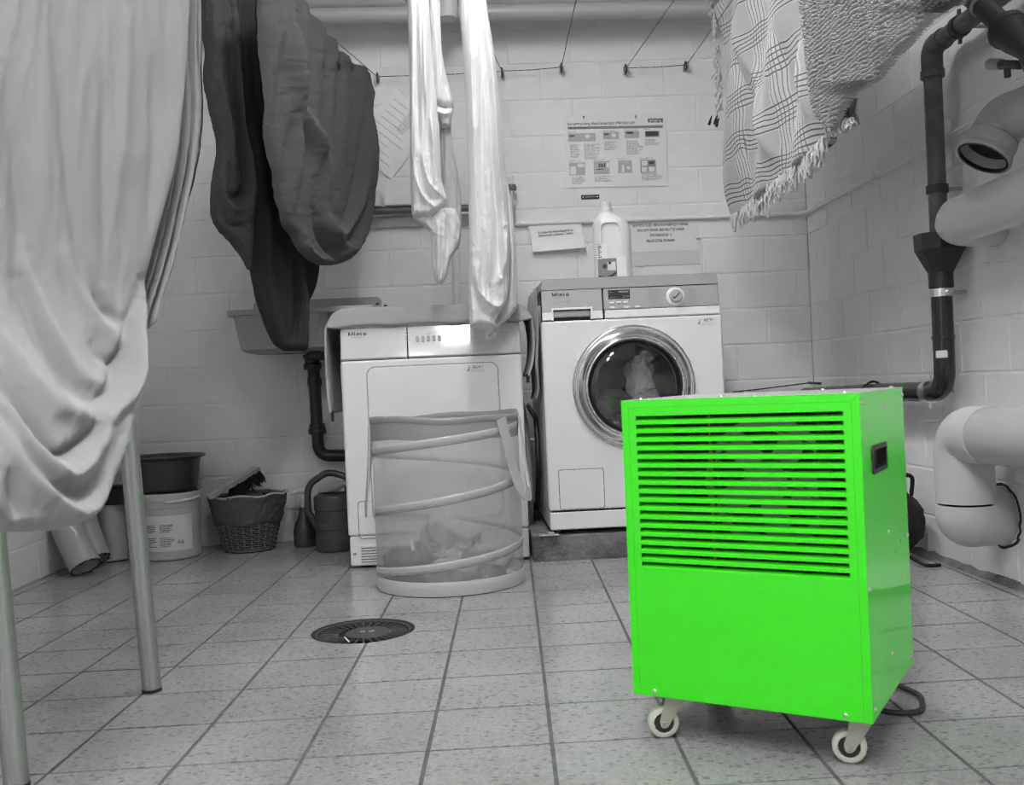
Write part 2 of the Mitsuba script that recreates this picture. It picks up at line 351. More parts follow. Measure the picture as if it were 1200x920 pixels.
# ceiling lamps: enamel tray, glowing diffuser facing down
def lamp(x, y, w, l, rad, label):
    t = thing('ceiling_lamp', label, 'lamp', None)
    part('housing', cbox(x-w/2-.03, x+w/2+.03, y-l/2-.03, y+l/2+.03, ZC-.045, ZC-.001, .006), 'm_enamel', t)
    m = box(x-w/2, x+w/2, y-l/2, y+l/2, ZC-.075, ZC-.046)
    part('diffuser', m, 'm_enamel', t, emitter={'type': 'area', 'radiance': g(rad)})
lamp(.0, .85, .15, 1.2, LAMP_A, 'ceiling lamp above the washing machines')
lamp(-.45, -2.15, .20, 1.1, LAMP_B, 'ceiling lamp behind the camera')
lamp(-.17, -.95, .22, .7, LAMP_C, 'dimmer ceiling lamp above the middle of the floor')

# pipes under the ceiling along the back wall
pipes = thing('ceiling_pipe', 'upper pale gray pipe under the ceiling along the back wall', 'pipe')
scene[pipes] = mikit.ply(tube(np.linspace([XL, 2.25, 2.10], [XR, 2.25, 2.055], 12), .045, 20), 'm_pipe_gray', smooth=40)
pipes2 = thing('ceiling_pipe', 'lower pale gray pipe under the ceiling along the back wall', 'pipe')
scene[pipes2] = mikit.ply(tube(np.linspace([XL, 2.22, 2.02], [XR, 2.22, 1.995], 12), .030, 20), 'm_pipe_gray', smooth=40)
p = at(524, 6, 2.12)
single('pipe_stub', lathe([(0, -.05), (.034, -.05), (.038, -.03), (.038, .08), (0, .08)], 24, (0, 0, 1), p), 'm_insul', 'round pale pipe stub between the two white cloths at the top edge', 'pipe', smooth=40)

# wall conduit (thin painted pipe) along the back wall and the right wall
cz = 1.222
single('conduit', tube(bend([(.10, YB-.014, cz), (XR-.014, YB-.014, cz), (XR-.014, .0, cz+.012)], .03), .0085, 10), 'm_wall', 'thin white conduit running along the back wall and the right wall', 'conduit', smooth=40)
for y in (1.66, 1.20, .62):
    part('clip', cbox(XR-.028, XR-.001, y-.006, y+.006, cz-.014, cz+.014, .003), 'm_wall', 'conduit')
for x in (.52, 1.12):
    part('clip', cbox(x-.006, x+.006, YB-.028, YB-.001, cz-.014, cz+.014, .003), 'm_wall', 'conduit')
# towel bar / water pipe and tap behind the white cloths
t = thing('wall_rail', 'horizontal metal rail on the wall behind the white cloths', 'rail')
part('bar', tube([(-.62, YB-.06, 1.287), (.04, YB-.06, 1.285)], .014, 12), 'm_steel_dark', t, smooth=40)
part('backplate', cbox(-.62, .04, YB-.02, YB-.001, 1.225, 1.27, .004), 'm_paper_gray', t)
for x in (-.58, 0.): part('bracket', tube([(x, YB-.002, 1.287), (x, YB-.05, 1.287)], .008, 8), 'm_zinc', t)
single('jar', lathe([(0, 0), (.02, 0), (.022, .004), (.021, .055), (.018, .058), (.018, .05), (0, .05)], 20, (0, 0, 1), (-.435, YB-.06, 1.302)), 'm_plastic_milk', 'small milky jar standing on the wall rail beside the dark sheet', 'jar', smooth=40)
single('box', cbox(-.405, -.275, YB-.085, YB-.035, 1.302, 1.348, .003), 'm_paper', 'small pale box lying on the wall rail', 'box')
t = thing('water_tap', 'small metal water valve on the wall right of the white cloth', 'tap')
part('body', tube([(.09, YB-.002, 1.30), (.09, YB-.06, 1.30)], .016, 12), 'm_zinc', t, smooth=40)
part('stem', tube([(.092, YB-.05, 1.25), (.092, YB-.05, 1.355)], .013, 12), 'm_zinc', t, smooth=40)
part('knob', lathe([(0, 0), (.02, 0), (.022, .01), (.018, .022), (0, .024)], 12, (0, 0, 1), (.092, YB-.05, 1.35)), 'm_steel_dark', t, smooth=40)
single('water_pipe', tube([(-.145, YB-.02, .70), (-.137, YB-.02, 1.225)], .0125, 12), 'm_wall', 'white vertical water pipe below the rail, behind the white cloths', 'pipe', smooth=40)

# clothesline hooks and lines
def hook(x, z, label):
    t = thing('line_hook', label, 'hook', None)
    part('plate', cbox(x-.007, x+.007, YB-.005, YB-.0005, z-.016, z+.016, .002), 'm_zinc', t)
    th = np.linspace(0, 2*np.pi, 22)[:-1]
    part('eye', tube(np.stack([x+0*th, YB-.026+.017*np.cos(th), z+.017*np.sin(th)], 1), .0032, 8, closed=True), 'm_iron', t, smooth=True)
    part('pulley', lathe([(0, -.005), (.012, -.005), (.008, 0), (.012, .005), (0, .005)], 14, (1, 0, 0), (x+.004, YB-.032, z-.004)), 'm_zinc', t)
HX = [(-.415, 1.818, 'line hook in the back wall beside the dark sheet'), (-.205, 1.822, 'line hook hidden behind the shorter white cloth'), (.077, 1.823, 'line hook just right of the longer white cloth'), (.313, 1.833, 'line hook in the back wall above the left edge of the poster'),
      (.570, 1.820, 'line hook in the back wall above the poster middle'), (.812, 1.825, 'line hook in the back wall beside the checked blanket')]
for h in HX: hook(*h)
def line(a, b, label): single('clothesline', tube([a, (np.asarray(a)+b)/2-np.array([0, 0, .003]), b], .0016, 6), 'm_string', label, 'clothesline')
yl = YB-.035
line(np.array([-.41, yl, 1.818]), np.array([.077, yl, 1.823]), 'cord between the dark sheet and the hook right of the white cloth')
line(np.array([.08, yl, 1.825]), np.array([.313, yl, 1.833]), 'short cord between the two hooks left of the poster')
line(np.array([.570, yl, 1.822]), np.array([.812, yl, 1.827]), 'short cord between the two hooks above the poster')
lA = atZ(675, 0, 1.845); lB = atZ(790, 0, 1.845)
def onward(a, b, y): a, b = np.asarray(a), np.asarray(b); return a+(b-a)*(y-a[1])/(b[1]-a[1])
for a, b, lab in [((.313, yl, 1.833), lA, 'clothesline rising from the hook above the left edge of the poster'), ((.57, yl, 1.82), lB, 'clothesline slanting up from the hook above the poster middle'),
                  ((.812, yl, 1.825), np.array([.835, 1.2, 1.84]), 'clothesline from the hook that carries the checked blanket'), ((-.415, yl, 1.818), np.array([-.62, 1.59, 1.825]), 'clothesline that carries the dark sheet'),
                  ((.077, yl, 1.823), np.array([-.098, 1.51, 1.888]), 'clothesline that carries the longer white cloth'), ((-.205, yl, 1.822), np.array([-.27, 1.62, 1.888]), 'clothesline that carries the shorter white cloth')]:
    line(np.asarray(a, float), onward(a, b, (-1.0 if b[2] > 1.86 else -2.6) if b[0] > -.3 else -1.2), lab)

# ------------------------------------------------------------------ notices on the back wall
t = thing('poster', 'laminated instruction poster with small pictures on the wall above the detergent bottle', 'poster')
W, H = .410, .292; cx, czp = .522, 1.503
def pl(u, v, lift=0.): return np.array([cx-W/2+u*W, YB-.0035-lift, czp+H/2-v*H])
ang = 1.0
def pmesh(m): return rot(m, ang, [0, 1, 0], (cx, YB, czp))
part('sheet', pmesh(cbox(cx-W/2, cx+W/2, YB-.004, YB-.0008, czp-H/2, czp+H/2, .001)), 'm_paper', t)
def rect(u0, v0, u1, v1, lift=.0006, th=.0005):
    a, b = pl(u0, v1), pl(u1, v0); return box(a[0], b[0], YB-.004-lift, YB-.004, a[2], b[2])
def ptext(s, w, h, u, v): a = pl(u, v); return fit_text(s, w*W, h, a[0], a[2], YB-.0041, True, .0004)
part('heading', pmesh(ptext('Kurzanweisung Waschmaschine PW 5065 CH', .655, .0105, .03, .142)), 'm_print', t, label='dark printed heading')
part('gray_bar', pmesh(rect(.03, .165, .965, .20)), 'm_print_mid', t); part('bar_text', pmesh(mv(ptext('Vor dem Waschen', .19, .0068, .035, .195), y=-.0006)), 'm_print', t)
part('logo_box', pmesh(rect(.82, .07, .965, .122)), 'm_black', t, label='black logo box'); part('logo_text', pmesh(mv(ptext('Miele', .12, .0105, .833, .114), y=-.0007)), 'm_paper', t)
for (u0, v0, u1, v1) in [(.03, .255, .30, .37), (.375, .245, .53, .345), (.585, .235, .73, .335), (.785, .235, .93, .325), (.035, .655, .19, .83), (.275, .64, .43, .82), (.515, .635, .65, .81), (.735, .635, .885, .81)]:
    part('picture', pmesh(rect(u0, v0, u1, v1)), 'm_paper_gray' if u0 != .735 or v0 < .5 else 'm_print_mid', t)
ins = []
for (u0, v0, u1, v1) in [(.045, .28, .095, .305), (.385, .265, .43, .285), (.605, .245, .67, .275), (.79, .247, .92, .313), (.82, .66, .87, .69)] + [(.325+k*.018, .672, .335+k*.018, .73) for k in range(4)] + [(.795, .735, .80, .80), (.30, .75, .37, .758)]:
    ins.append(rect(u0, v0, u1, v1, .0011))
part('picture_detail', pmesh(cat(*ins)), 'm_print', t)
lt = []
for (u0, v0, u1, v1) in [(.115, .672, .18, .72), (.045, .71, .10, .815), (.55, .70, .575, .80), (.60, .72, .63, .76), (.745, .645, .805, .715), (.745, .73, .805, .80), (.815, .73, .875, .80), (.40, .665, .425, .735), (.20, .275, .245, .325), (.455, .265, .50, .315)]:
    lt.append(rect(u0, v0, u1, v1, .0010))
part('picture_highlight', pmesh(cat(*lt)), 'm_paper', t)
tl = []; rr = random.Random(3)
for (u0, u1, v0, v1) in [(.05, .15, .405, .59), (.185, .345, .405, .605), (.385, .52, .375, .50), (.60, .77, .37, .56), (.785, .94, .35, .43), (.06, .21, .855, .95), (.28, .47, .845, .93), (.745, .96, .82, .92), (.03, .15, .235, .24), (.375, .53, .225, .23), (.585, .73, .215, .22), (.785, .87, .212, .216), (.035, .15, .625, .63), (.27, .41, .615, .62), (.51, .66, .61, .615), (.735, .90, .605, .61)]:
    v = v0
    while v <= v1+.001:
        u = u0; e = u0+(u1-u0)*rr.uniform(.6, 1)
        while u < e: w = rr.uniform(.012, .03); tl.append(rect(u, v, min(u+w, e), v+.0075, .0004)); u += w+.006
        v += .018
part('small_print', pmesh(cat(*tl)), 'm_print_mid', t)
for u in (.19, .70): part('pin', pmesh(cbox(*sorted([pl(u, 0)[0]-.002, pl(u, 0)[0]+.002]), YB-.008, YB-.003, czp+H/2-.017, czp+H/2-.006, .001)), 'm_black', t)
t = thing('name_plate', 'small black name plate on the wall below the poster', 'name plate')
part('plate', cbox(.373, .446, YB-.004, YB-.0005, 1.313, 1.330, .001), 'm_black', t)
part('print', box(.390, .430, YB-.0046, YB-.004, 1.320, 1.3225), 'm_paper_gray', t)
for x in (.381, .438): part('rivet', lathe([(0, 0), (.003, 0), (0, .0015)], 10, (0, -1, 0), (x, YB-.004, 1.3215)), 'm_paper', t)
# left notice: a sheet in a plastic sleeve bent forward at its foot
def bent_sheet(x0, x1, ztop, zbot, tilt, curl, yoff, n=14):
    V = []; us = np.linspace(0, 1, n)
    for u in us:
        z = ztop+(zbot-ztop)*u; y = YB-.002-yoff-curl*u**2
        for x in (x0, x1): V.append([x+.013*u, y-(.006*u if x == x1 else 0), z+(x-x0)*math.tan(math.radians(tilt))])
    V = np.array(V); B = V+np.array([0, .0012, 0]); V2 = np.vstack([V, B]); F = []; o = len(V)
    for k in range(n-1):
        a = 2*k; F += [[a, a+2, a+3], [a, a+3, a+1], [o+a, o+a+1, o+a+3], [o+a, o+a+3, o+a+2], [a, o+a, o+a+2], [a, o+a+2, a+2], [a+1, a+3, o+a+3], [a+1, o+a+3, o+a+1]]
    F += [[2*n-2, o+2*n-2, o+2*n-1], [2*n-2, o+2*n-1, 2*n-1]]
    return trimesh.Trimesh(V2, F, process=False)
t = thing('notice_sheet', 'white notice in a sleeve under the conduit, left of the detergent bottle', 'notice')
part('sheet', bent_sheet(.156, .366, 1.212, 1.107, 2.2, .016, .012), 'm_paper', t)
part('sleeve_top', box(.152, .368, YB-.0025, YB-.0008, 1.225, 1.263), 'm_wall', t)
R2 = [math.cos(math.radians(2.5)), 0, math.sin(math.radians(2.5))]; U2 = [-R2[2], 0, R2[0]]
part('lettering', rot(cat(fit_text('Am Ende des Waschtages bitte', .140, .0075, .192, 1.180, YB-.0185), fit_text('Wasserhahn zudrehen. Danke!', .138, .0075, .194, 1.1675, YB-.0195)), -2.5, [0, 1, 0], (.19, YB, 1.18)), 'm_print', t)
t = thing('notice_sheet', 'white notice asking to clean the washing machine, on the wall right of the detergent bottle', 'notice')
part('sheet', cbox(.566, .838, YB-.004, YB-.001, 1.092, 1.252, .0008), 'm_paper', t)
part('sleeve', cbox(.570, .843, YB-.0035, YB-.0008, 1.036, 1.0918, .0008), 'm_sleeve', t, label='empty foot of the plastic sleeve')
for k, (s, p0, p1) in enumerate([('BITTE DIE WASCHMASCHINE', (741.5, 266.5), (806, 265)), ('NACH DER BENUTZUNG', (747, 272), (801, 270.5)), ('REINIGEN !!', (762, 277.5), (787, 276.7)), ('BESTEN DANK', (758, 284.3), (791, 283))]):
    a, b = at(*p0, YB), at(*p1, YB); part('lettering', fit_text(s, b[0]-a[0], .0108, a[0], a[2], YB-.0042), 'm_print', t)
part('clip', cbox(.829, .846, YB-.009, YB-.003, 1.136, 1.141, .001), 'm_zinc', t)
# tilted paper behind the dark sheet
t = thing('paper_sheet', 'printed paper hanging tilted on the wall between the dark sheet and the white cloth', 'paper')
pc = np.array([-.365, YB-.006, 1.60]); a = 40
def tilt(m): return rot(m, a, [0, 1, 0], pc)
part('sheet', tilt(cbox(pc[0]-.105, pc[0]+.105, YB-.008, YB-.0045, pc[2]-.1485, pc[2]+.1485, .0008)), 'm_paper', t)
tb = []
for k in range(9): tb.append(box(pc[0]-.08, pc[0]+.02+.05*((k*7) % 3)/2, YB-.0086, YB-.008, pc[2]+.11-.028*k, pc[2]+.112-.028*k))
for k in range(10): tb.append(box(pc[0]+.0, pc[0]+.035, YB-.0086, YB-.008, pc[2]+.10-.009*k, pc[2]+.1025-.009*k))
part('small_print', tilt(cat(*tb)), 'm_print_mid', t)

# ------------------------------------------------------------------ concrete plinth under the washing machine
def rough_box(x0, x1, y0, y1, z0, z1, n=.02, amp=.006):
    m = trimesh.creation.box((x1-x0, y1-y0, z1-z0)).subdivide_to_size(n); v = np.array(m.vertices)+[(x0+x1)/2, (y0+y1)/2, (z0+z1)/2]
    d = meshkit.fbm(v*30, 3, 4)-.5; nrm = m.vertex_normals; m.vertices = v+nrm*(d*amp*2)[:, None]; return m
single('concrete_plinth', rough_box(.078, .90, 1.655, YB-.01, 0.0, .082), 'm_concrete', 'rough concrete plinth on the floor under the washing machine', 'plinth')

def manifold(m): return m3.Manifold(m3.Mesh(np.asarray(m.vertices, np.float32), np.asarray(m.faces, np.uint32)))
def tri(M): q = M.to_mesh(); return trimesh.Trimesh(q.vert_properties[:, :3], q.tri_verts, process=False)
def tilted(m, deg, o): return rot(m, -deg, [1, 0, 0], o)      # leans the top of a front panel back

def sticker(parent, x, z, y, s=1.0):
    part('sticker', cbox(x, x+.066*s, y-.0007, y, z, z+.026*s, .0003), 'm_enamel', parent)
    lt = [fit_text('REY', .027*s, .0085*s, x+.027*s, z+.0155*s, y-.0007)]
    bolt = sg.Polygon([(0, 0), (.0035, .006), (.0012, .006), (.005, .013), (.0005, .0075), (.0028, .0075)]); lt.append(front(mv(ext(bolt, .0004), 0, -.004, 0), x+.056*s, z+.017*s, y-.0007))
    tick = sg.LineString([(0, .005), (.004, 0), (.0085, .012)]).buffer(.0010); lt.append(front(ext(tick, .0004), x+.006*s, z+.007*s, y-.0007))
    lt.append(front(ext(sg.Point(0, 0).buffer(.0012), .0004), x+.013*s, z+.0225*s, y-.0007))
    part('sticker_print', cat(*lt), 'm_print', parent)
    fine = [front(ext(sg.LineString([(k*.0042, 0), (k*.0042+.0028, .0014*(k % 3))]).buffer(.0004), .0003), x+.015*s, z+(.0095-.005*r)*s, y-.0007) for k in range(11) for r in range(2)]
    part('sticker_fine_print', cat(*fine), 'm_print_mid', parent)

# ------------------------------------------------------------------ washing machine
t = thing('washing_machine', 'white front-loading washing machine with a chrome porthole standing on the concrete plinth', 'washing machine')
x0, x1, yf, zb_, zt_ = .137, .735, 1.660, .100, .785
ymid = yf+.66; wx, wz = .432, .560
body = manifold(cbox(x0, x1, yf, ymid, zb_+.062, zt_, .006)) - m3.Manifold.cylinder(.40, .168, .168, 64).rotate([90, 0, 0]).translate([wx, yf+.34, wz])
part('body', tri(body), 'm_enamel', t)
part('base_strip', cbox(x0+.001, x1-.001, yf+.001, ymid, zb_, zb_+.059, .004), 'm_enamel', t)
part('seam', box(x0+.008, x1-.008, yf+.004, ymid-.02, zb_+.055, zb_+.066), 'm_gap', t)
# lid with rounded shoulders
prof = sg.Polygon([(x0+.004, 0), (x1-.004, 0), (x1-.010, .034)] + [(x1-.022+.012*math.cos(a), .034-.004+.006*math.sin(a)) for a in np.linspace(.3, 1.57, 6)] + [(x0+.022-.012*math.cos(a), .034-.004+.006*math.sin(a)) for a in np.linspace(1.57, .3, 6)] + [(x0+.010, .034)])
o = (0, yf, .785)
part('lid', mv(tilted(front(ext(prof, .65), 0, .8885, ymid), 0, o), y=0), 'm_panel_gray', t, smooth=30)
part('control_seam', tilted(box(x0+.008, x1-.008, yf+.022, yf+.10, .775, .90), 7, o), 'm_gap', t)
def pan(xa, xb, za, zc, d0=.0, d1=.05, c=.003): return tilted(cbox(xa, xb, yf+d0, yf+d1, za, zc, c), 7, o)
part('white_rail', pan(.348, x1-.004, .788, .815, -.001), 'm_enamel', t)
part('control_panel', pan(.346, x1-.006, .8165, .8885), 'm_panel_gray', t)
# drawer with grip notch
shape = sg.box(.142, .790, .3405, .8885).difference(sg.box(.178, .78, .301, .822))
dd = part('drawer', tilted(front(ext(shape.intersection(sg.box(0, .8145, 1, 1)), .03), 0, 0, yf+.03), 7, o), 'm_panel_gray', t)
for q_ in shape.intersection(sg.box(0, .5, 1, .8144)).geoms: part('foot_strip', tilted(front(ext(q_, .03), 0, 0, yf+.03), 7, o), 'm_enamel', dd)
part('grip', tilted(cbox(.1785, .3005, yf+.008, yf+.03, .800, .8195, .003), 7, o), 'm_paper_gray', dd)
part('grip_frame', tilted(front(ext(sg.box(.172, .787, .307, .828).difference(sg.box(.178, .78, .301, .822)), .002), 0, 0, yf), 7, o), 'm_enamel', dd)
part('lettering', tilted(cat(fit_text('Miele', .056, .0116, .177, .8676, yf)), 7, o), 'm_print', dd)
fine = [box(.178+k*.0056, .1815+k*.0056, yf-.0004, yf, .8612, .8632) for k in range(10)]+[box(.178+k*.007, .183+k*.007, yf-.0004, yf, .8475, .849) for k in range(6)]+[box(.184+k*.007, .188+k*.007, yf-.0004, yf, .842, .843) for k in range(3)]+[front(ext(sg.Point(0, 0).buffer(.006).difference(sg.Point(0, 0).buffer(.0045)), .0004), .229, .848, yf)]
part('fine_print', tilted(cat(*fine), 7, o), 'm_print_mid', dd)
# display, buttons, dial
dsp = part('display', tilted(cbox(.362, .434, yf-.0015, yf+.01, .8505, .881, .001), 7, o), 'm_black', t)
part('display_text', tilted(cat(box(.397, .429, yf-.002, yf-.0015, .871, .877), text('0:38', .006, .411, .8555, yf-.0015, True, .0004), box(.366, .378, yf-.002, yf-.0015, .872, .8735), box(.366, .384, yf-.002, yf-.0015, .8545, .856)), 7, o), 'm_print_mid', dsp)
for (bx_, bz_) in [(.372, .8385), (.395, .8395), (.418, .8395), (.373, .8225), (.420, .8225), (.456, .8225)]:
    part('button', tilted(front(ext(rrect(.017, .0062, .003), .004), bx_, bz_, yf), 7, o), 'm_enamel_dull', t)
lines = [box(.366+.023*k, .378+.023*k, yf-.0004, yf, .8455, .8465) for k in range(3)]
for k in range(10): lines.append(box(.498, .498+.045*(1 if k % 3 == 0 else .82), yf-.0004, yf, .8235+.0058*k, .8247+.0058*k))
for k in range(9): lines.append(box(.622-.012*(k == 8 or k == 0), .652, yf-.0004, yf, .8255+.0062*k, .8265+.0062*k))
lines += [box(.6525, .6533, yf-.0004, yf, .825, .877), box(.497, .4977, yf-.0004, yf, .8225, .877), box(.676, .690, yf-.0006, yf, .8262, .8285), box(.695, .701, yf-.0006, yf, .8262, .8285)]
part('panel_print', tilted(cat(*lines), 7, o), 'm_print_mid', t)
dial = part('dial', tilted(lathe([(0, .016), (.019, .016), (.021, .013), (.021, .0)], 32, (0, -1, 0), (.584, yf, .8515)), 7, o), 'm_paper_gray', t, smooth=40)
part('dial_ring', tilted(lathe([(.021, .004), (.029, .003), (.031, .0), (.02, 0)], 36, (0, -1, 0), (.584, yf, .8515)), 7, o), 'm_enamel', dial, smooth=40)
part('dial_mark', tilted(front(ext(sg.LineString([(-.011, -.003), (-.006, -.010), (.012, .009)]).buffer(.0016), .0008), .584, .8515, yf-.016), 7, o), 'm_print', dial)
sticker(t, x1-.088, .7485, yf)
# service flap: a recessed seam with the flap in it
fl = front(ext(rrect(.150, .132, .008).difference(rrect(.1452, .1272, .0065)), .0012), .246, .232, yf)
part('flap_seam', fl, 'm_print_mid', t); part('flap', front(ext(rrect(.1450, .1270, .0065), .0009), .246, .232, yf), 'm_enamel', t)
part('foot', tube([(.165, yf+.06, .08), (.165, yf+.06, .101)], .02, 14), 'm_black', t); part('foot', tube([(.70, yf+.06, .08), (.70, yf+.06, .101)], .02, 14), 'm_black', t)
part('floor_bracket', cat(cbox(.10, .165, yf-.012, yf+.03, .084, .088, .001), cbox(.125, .15, yf-.012, yf+.03, .088, .094, .001)), 'm_zinc', t)
# porthole
A = (0, -1, 0); O = (wx, yf, wz)
door = part('porthole_ring', lathe([(.168, -.01), (.2005, -.002), (.2030, .004), (.2025, .010), (.1995, .0145), (.195, .0155), (.191, .0145), (.187, .0145), (.181, .017), (.174, .0225), (.168, .0305), (.164, .037), (.160, .0395), (.156, .0385), (.153, .034), (.151, .024), (.149, .004), (.149, -.02)], 72, A, O), 'm_chrome', t, smooth=60)
part('seal', lathe([(.1495, .020), (.143, .014), (.139, -.005), (.146, -.05), (.165, -.08)], 56, A, O), 'm_black_gloss', door, smooth=60)
gl = lathe([(.1485, .012), (.140, .018), (.120, .024), (.08, .030), (.04, .033), (0.0005, .034)], 56, A, O)
part('glass', gl, 'm_glass', door, smooth=60)
part('drum', lathe([(.166, -.08), (.166, -.33), (0.0005, -.332)], 48, A, O), 'm_panel_dark', t, smooth=40)
for k, (px, pz, r, sq, mt) in enumerate([(.488, .585, .065, (.8, .6, 1.25), 'm_garment'), (.50, .505, .07, (1, .6, .6), 'm_garment'), (.39, .485, .085, (1.1, .6, .8), 'm_garment_dark'), (.44, .46, .06, (1, .6, .8), 'm_garment_dark')]):
    single('laundry', mv(blob(r, 20+k, sq, .4, 2.0), px, yf+.21, pz), mt, ['pale crumpled garment behind the porthole glass, topmost in the drum', 'gray garment at the right in the washing drum', 'dark garment at the left in the washing drum', 'dark garment at the bottom of the washing drum'][k], 'laundry', smooth=True)

# hoses between the two machines
single('hose', tube(bend([(.087, 2.25, .52), (.087, 1.95, .42), (.088, 1.88, .20), (.087, 2.02, .03), (.053, 2.32, .04)], .08), .013, 12), 'm_plastic_gray', 'gray ribbed hose hanging in the dark gap between the machines', 'hose', smooth=40)
single('hose', tube(bend([(.119, 2.3, .50), (.119, 1.86, .46), (.119, 1.83, .30), (.119, 2.0, .13), (.119, 2.3, .12)], .08), .009, 12), 'm_black', 'black hose in the gap between the machines', 'hose', smooth=40)
single('wall_bracket', cat(tube([(.078, 1.95, .385), (.133, 1.95, .385)], .007, 8), tube([(.09, 1.95, .385), (.112, 1.95, .345), (.128, 1.95, .375)], .005, 8)), 'm_zinc', 'metal bracket rod bridging the gap between the machines', 'bracket')

# ------------------------------------------------------------------ dryer
t = thing('dryer', 'white tumble dryer with a flat door standing on the floor beside the washing machine', 'dryer')
x0, x1, yf = -.527, .069, 1.703; ymid = yf+.575
part('body', cbox(x0, x1, yf, ymid, .108, .684, .006), 'm_enamel', t)
part('plinth', cbox(x0+.004, x1-.001, yf+.003, ymid, .008, .106, .004), 'm_enamel', t)
part('lid', cbox(x0+.001, x1-.001, yf+.024, ymid, .790, .850, .008), 'm_enamel', t)
part('panel_gap', box(x0+.008, x1-.006, yf+.034, ymid-.02, .675, .80), 'm_gap', t)
o = (0, yf, .686); TL = 12
def pan(xa, xb, za, zc, d0=0., d1=.03, c=.003): return tilted(cbox(xa, xb, yf+d0, yf+d1, za, zc, c), TL, o)
fa = part('fascia', pan(x0+.001, -.3075, .690, .796), 'm_panel_glossy', t, label='left fascia plate')
part('lettering', tilted(fit_text('Miele', .060, .0118, -.500, .7700, yf), TL, o), 'm_print', fa)
part('fine_print', tilted(cat(*[box(-.497+k*.0062, -.4925+k*.0062, yf-.0004, yf, .7635, .765) for k in range(8)]), TL, o), 'm_print_mid', fa)
cp = part('control_panel', pan(-.304, x1-.002, .690, .796), 'm_panel_glossy', t)
for k in range(5):
    part('button', tilted(lathe([(0, .006), (.0045, .0055), (.006, .003), (.006, 0)], 16, (0, -1, 0), (0, 0, 0)).apply_transform(np.diag([1, 1, 1.9, 1])) if False else front(ext(rrect(.0105, .020, .005), .004), -.272+k*.0182, .750, yf), TL, o), 'm_paper_gray' if k else 'm_plastic_gray', cp)
dial = part('dial', tilted(lathe([(0, .014), (.017, .014), (.020, .011), (.022, .0)], 30, (0, -1, 0), (-.031, yf, .752)), TL, o), 'm_enamel_dull', cp, smooth=40)
part('dial_mark', tilted(front(ext(sg.LineString([(-.006, -.002), (-.002, -.007), (.009, .008)]).buffer(.0013), .0008), -.031, .752, yf-.014), TL, o), 'm_paper_gray', dial)
pr = [box(-.085, -.085+.02*(1 if k % 3 else 1.25), yf-.0004, yf, .722+.0075*k, .7235+.0075*k) for k in range(9)]+[box(.004, .004+.024*(1 if k % 3 else 1.2), yf-.0004, yf, .722+.0075*k, .7235+.0075*k) for k in range(9)]+[box(-.245, -.222, yf-.0004, yf, .765, .7665), box(-.238, -.205, yf-.0004, yf, .771, .7722)]
part('panel_print', tilted(cat(*pr), TL, o), 'm_paper_gray', cp)
# door: rounded plate in a recessed groove
dx0, dx1, dz0, dz1 = -.445, -.008, .150, .664
dcx, dcz, dw, dh = (dx0+dx1)/2, (dz0+dz1)/2, dx1-dx0, dz1-dz0
part('door_groove', front(ext(rrect(dw, dh, .030).difference(rrect(dw-.009, dh-.009, .0255)), .0010), dcx, dcz, yf), 'm_paper_gray', t)
door = part('door', front(cat(ext(rrect(dw-.009, dh-.009, .0255), .0025), mv(ext(rrect(dw-.014, dh-.014, .024), .0015), z=.0025)), dcx, dcz, yf), 'm_enamel', t)
part('door_rim', front(ext(rrect(dw+.012, dh+.012, .035).difference(rrect(dw, dh, .030)), .0013), dcx, dcz, yf), 'm_enamel', t)
sticker(t, -.118, .628, yf-.004, .95)
part('flap_seam', front(ext(rrect(.12, .125, .012).difference(rrect(.1155, .1205, .0105)), .0011), -.432, .160, yf), 'm_print_mid', t)
part('grille', cbox(-.492, -.30, yf+.0005, yf+.004, .012, .076, .001), 'm_enamel', t)
for k in range(6): part('grille_slot', box(-.487, -.33, yf-.0007, yf+.0005, .019+.0092*k, .0225+.0092*k), 'm_print_mid', t)
part('screw', lathe([(0, .002), (.005, .0015), (.006, 0)], 12, (0, -1, 0), (-.508, yf+.003, .05)), 'm_zinc', t, smooth=True)
for x in (x0+.05, x1-.05): part('foot', tube([(x, yf+.05, 0), (x, yf+.05, .009)], .02, 14), 'm_black', t)

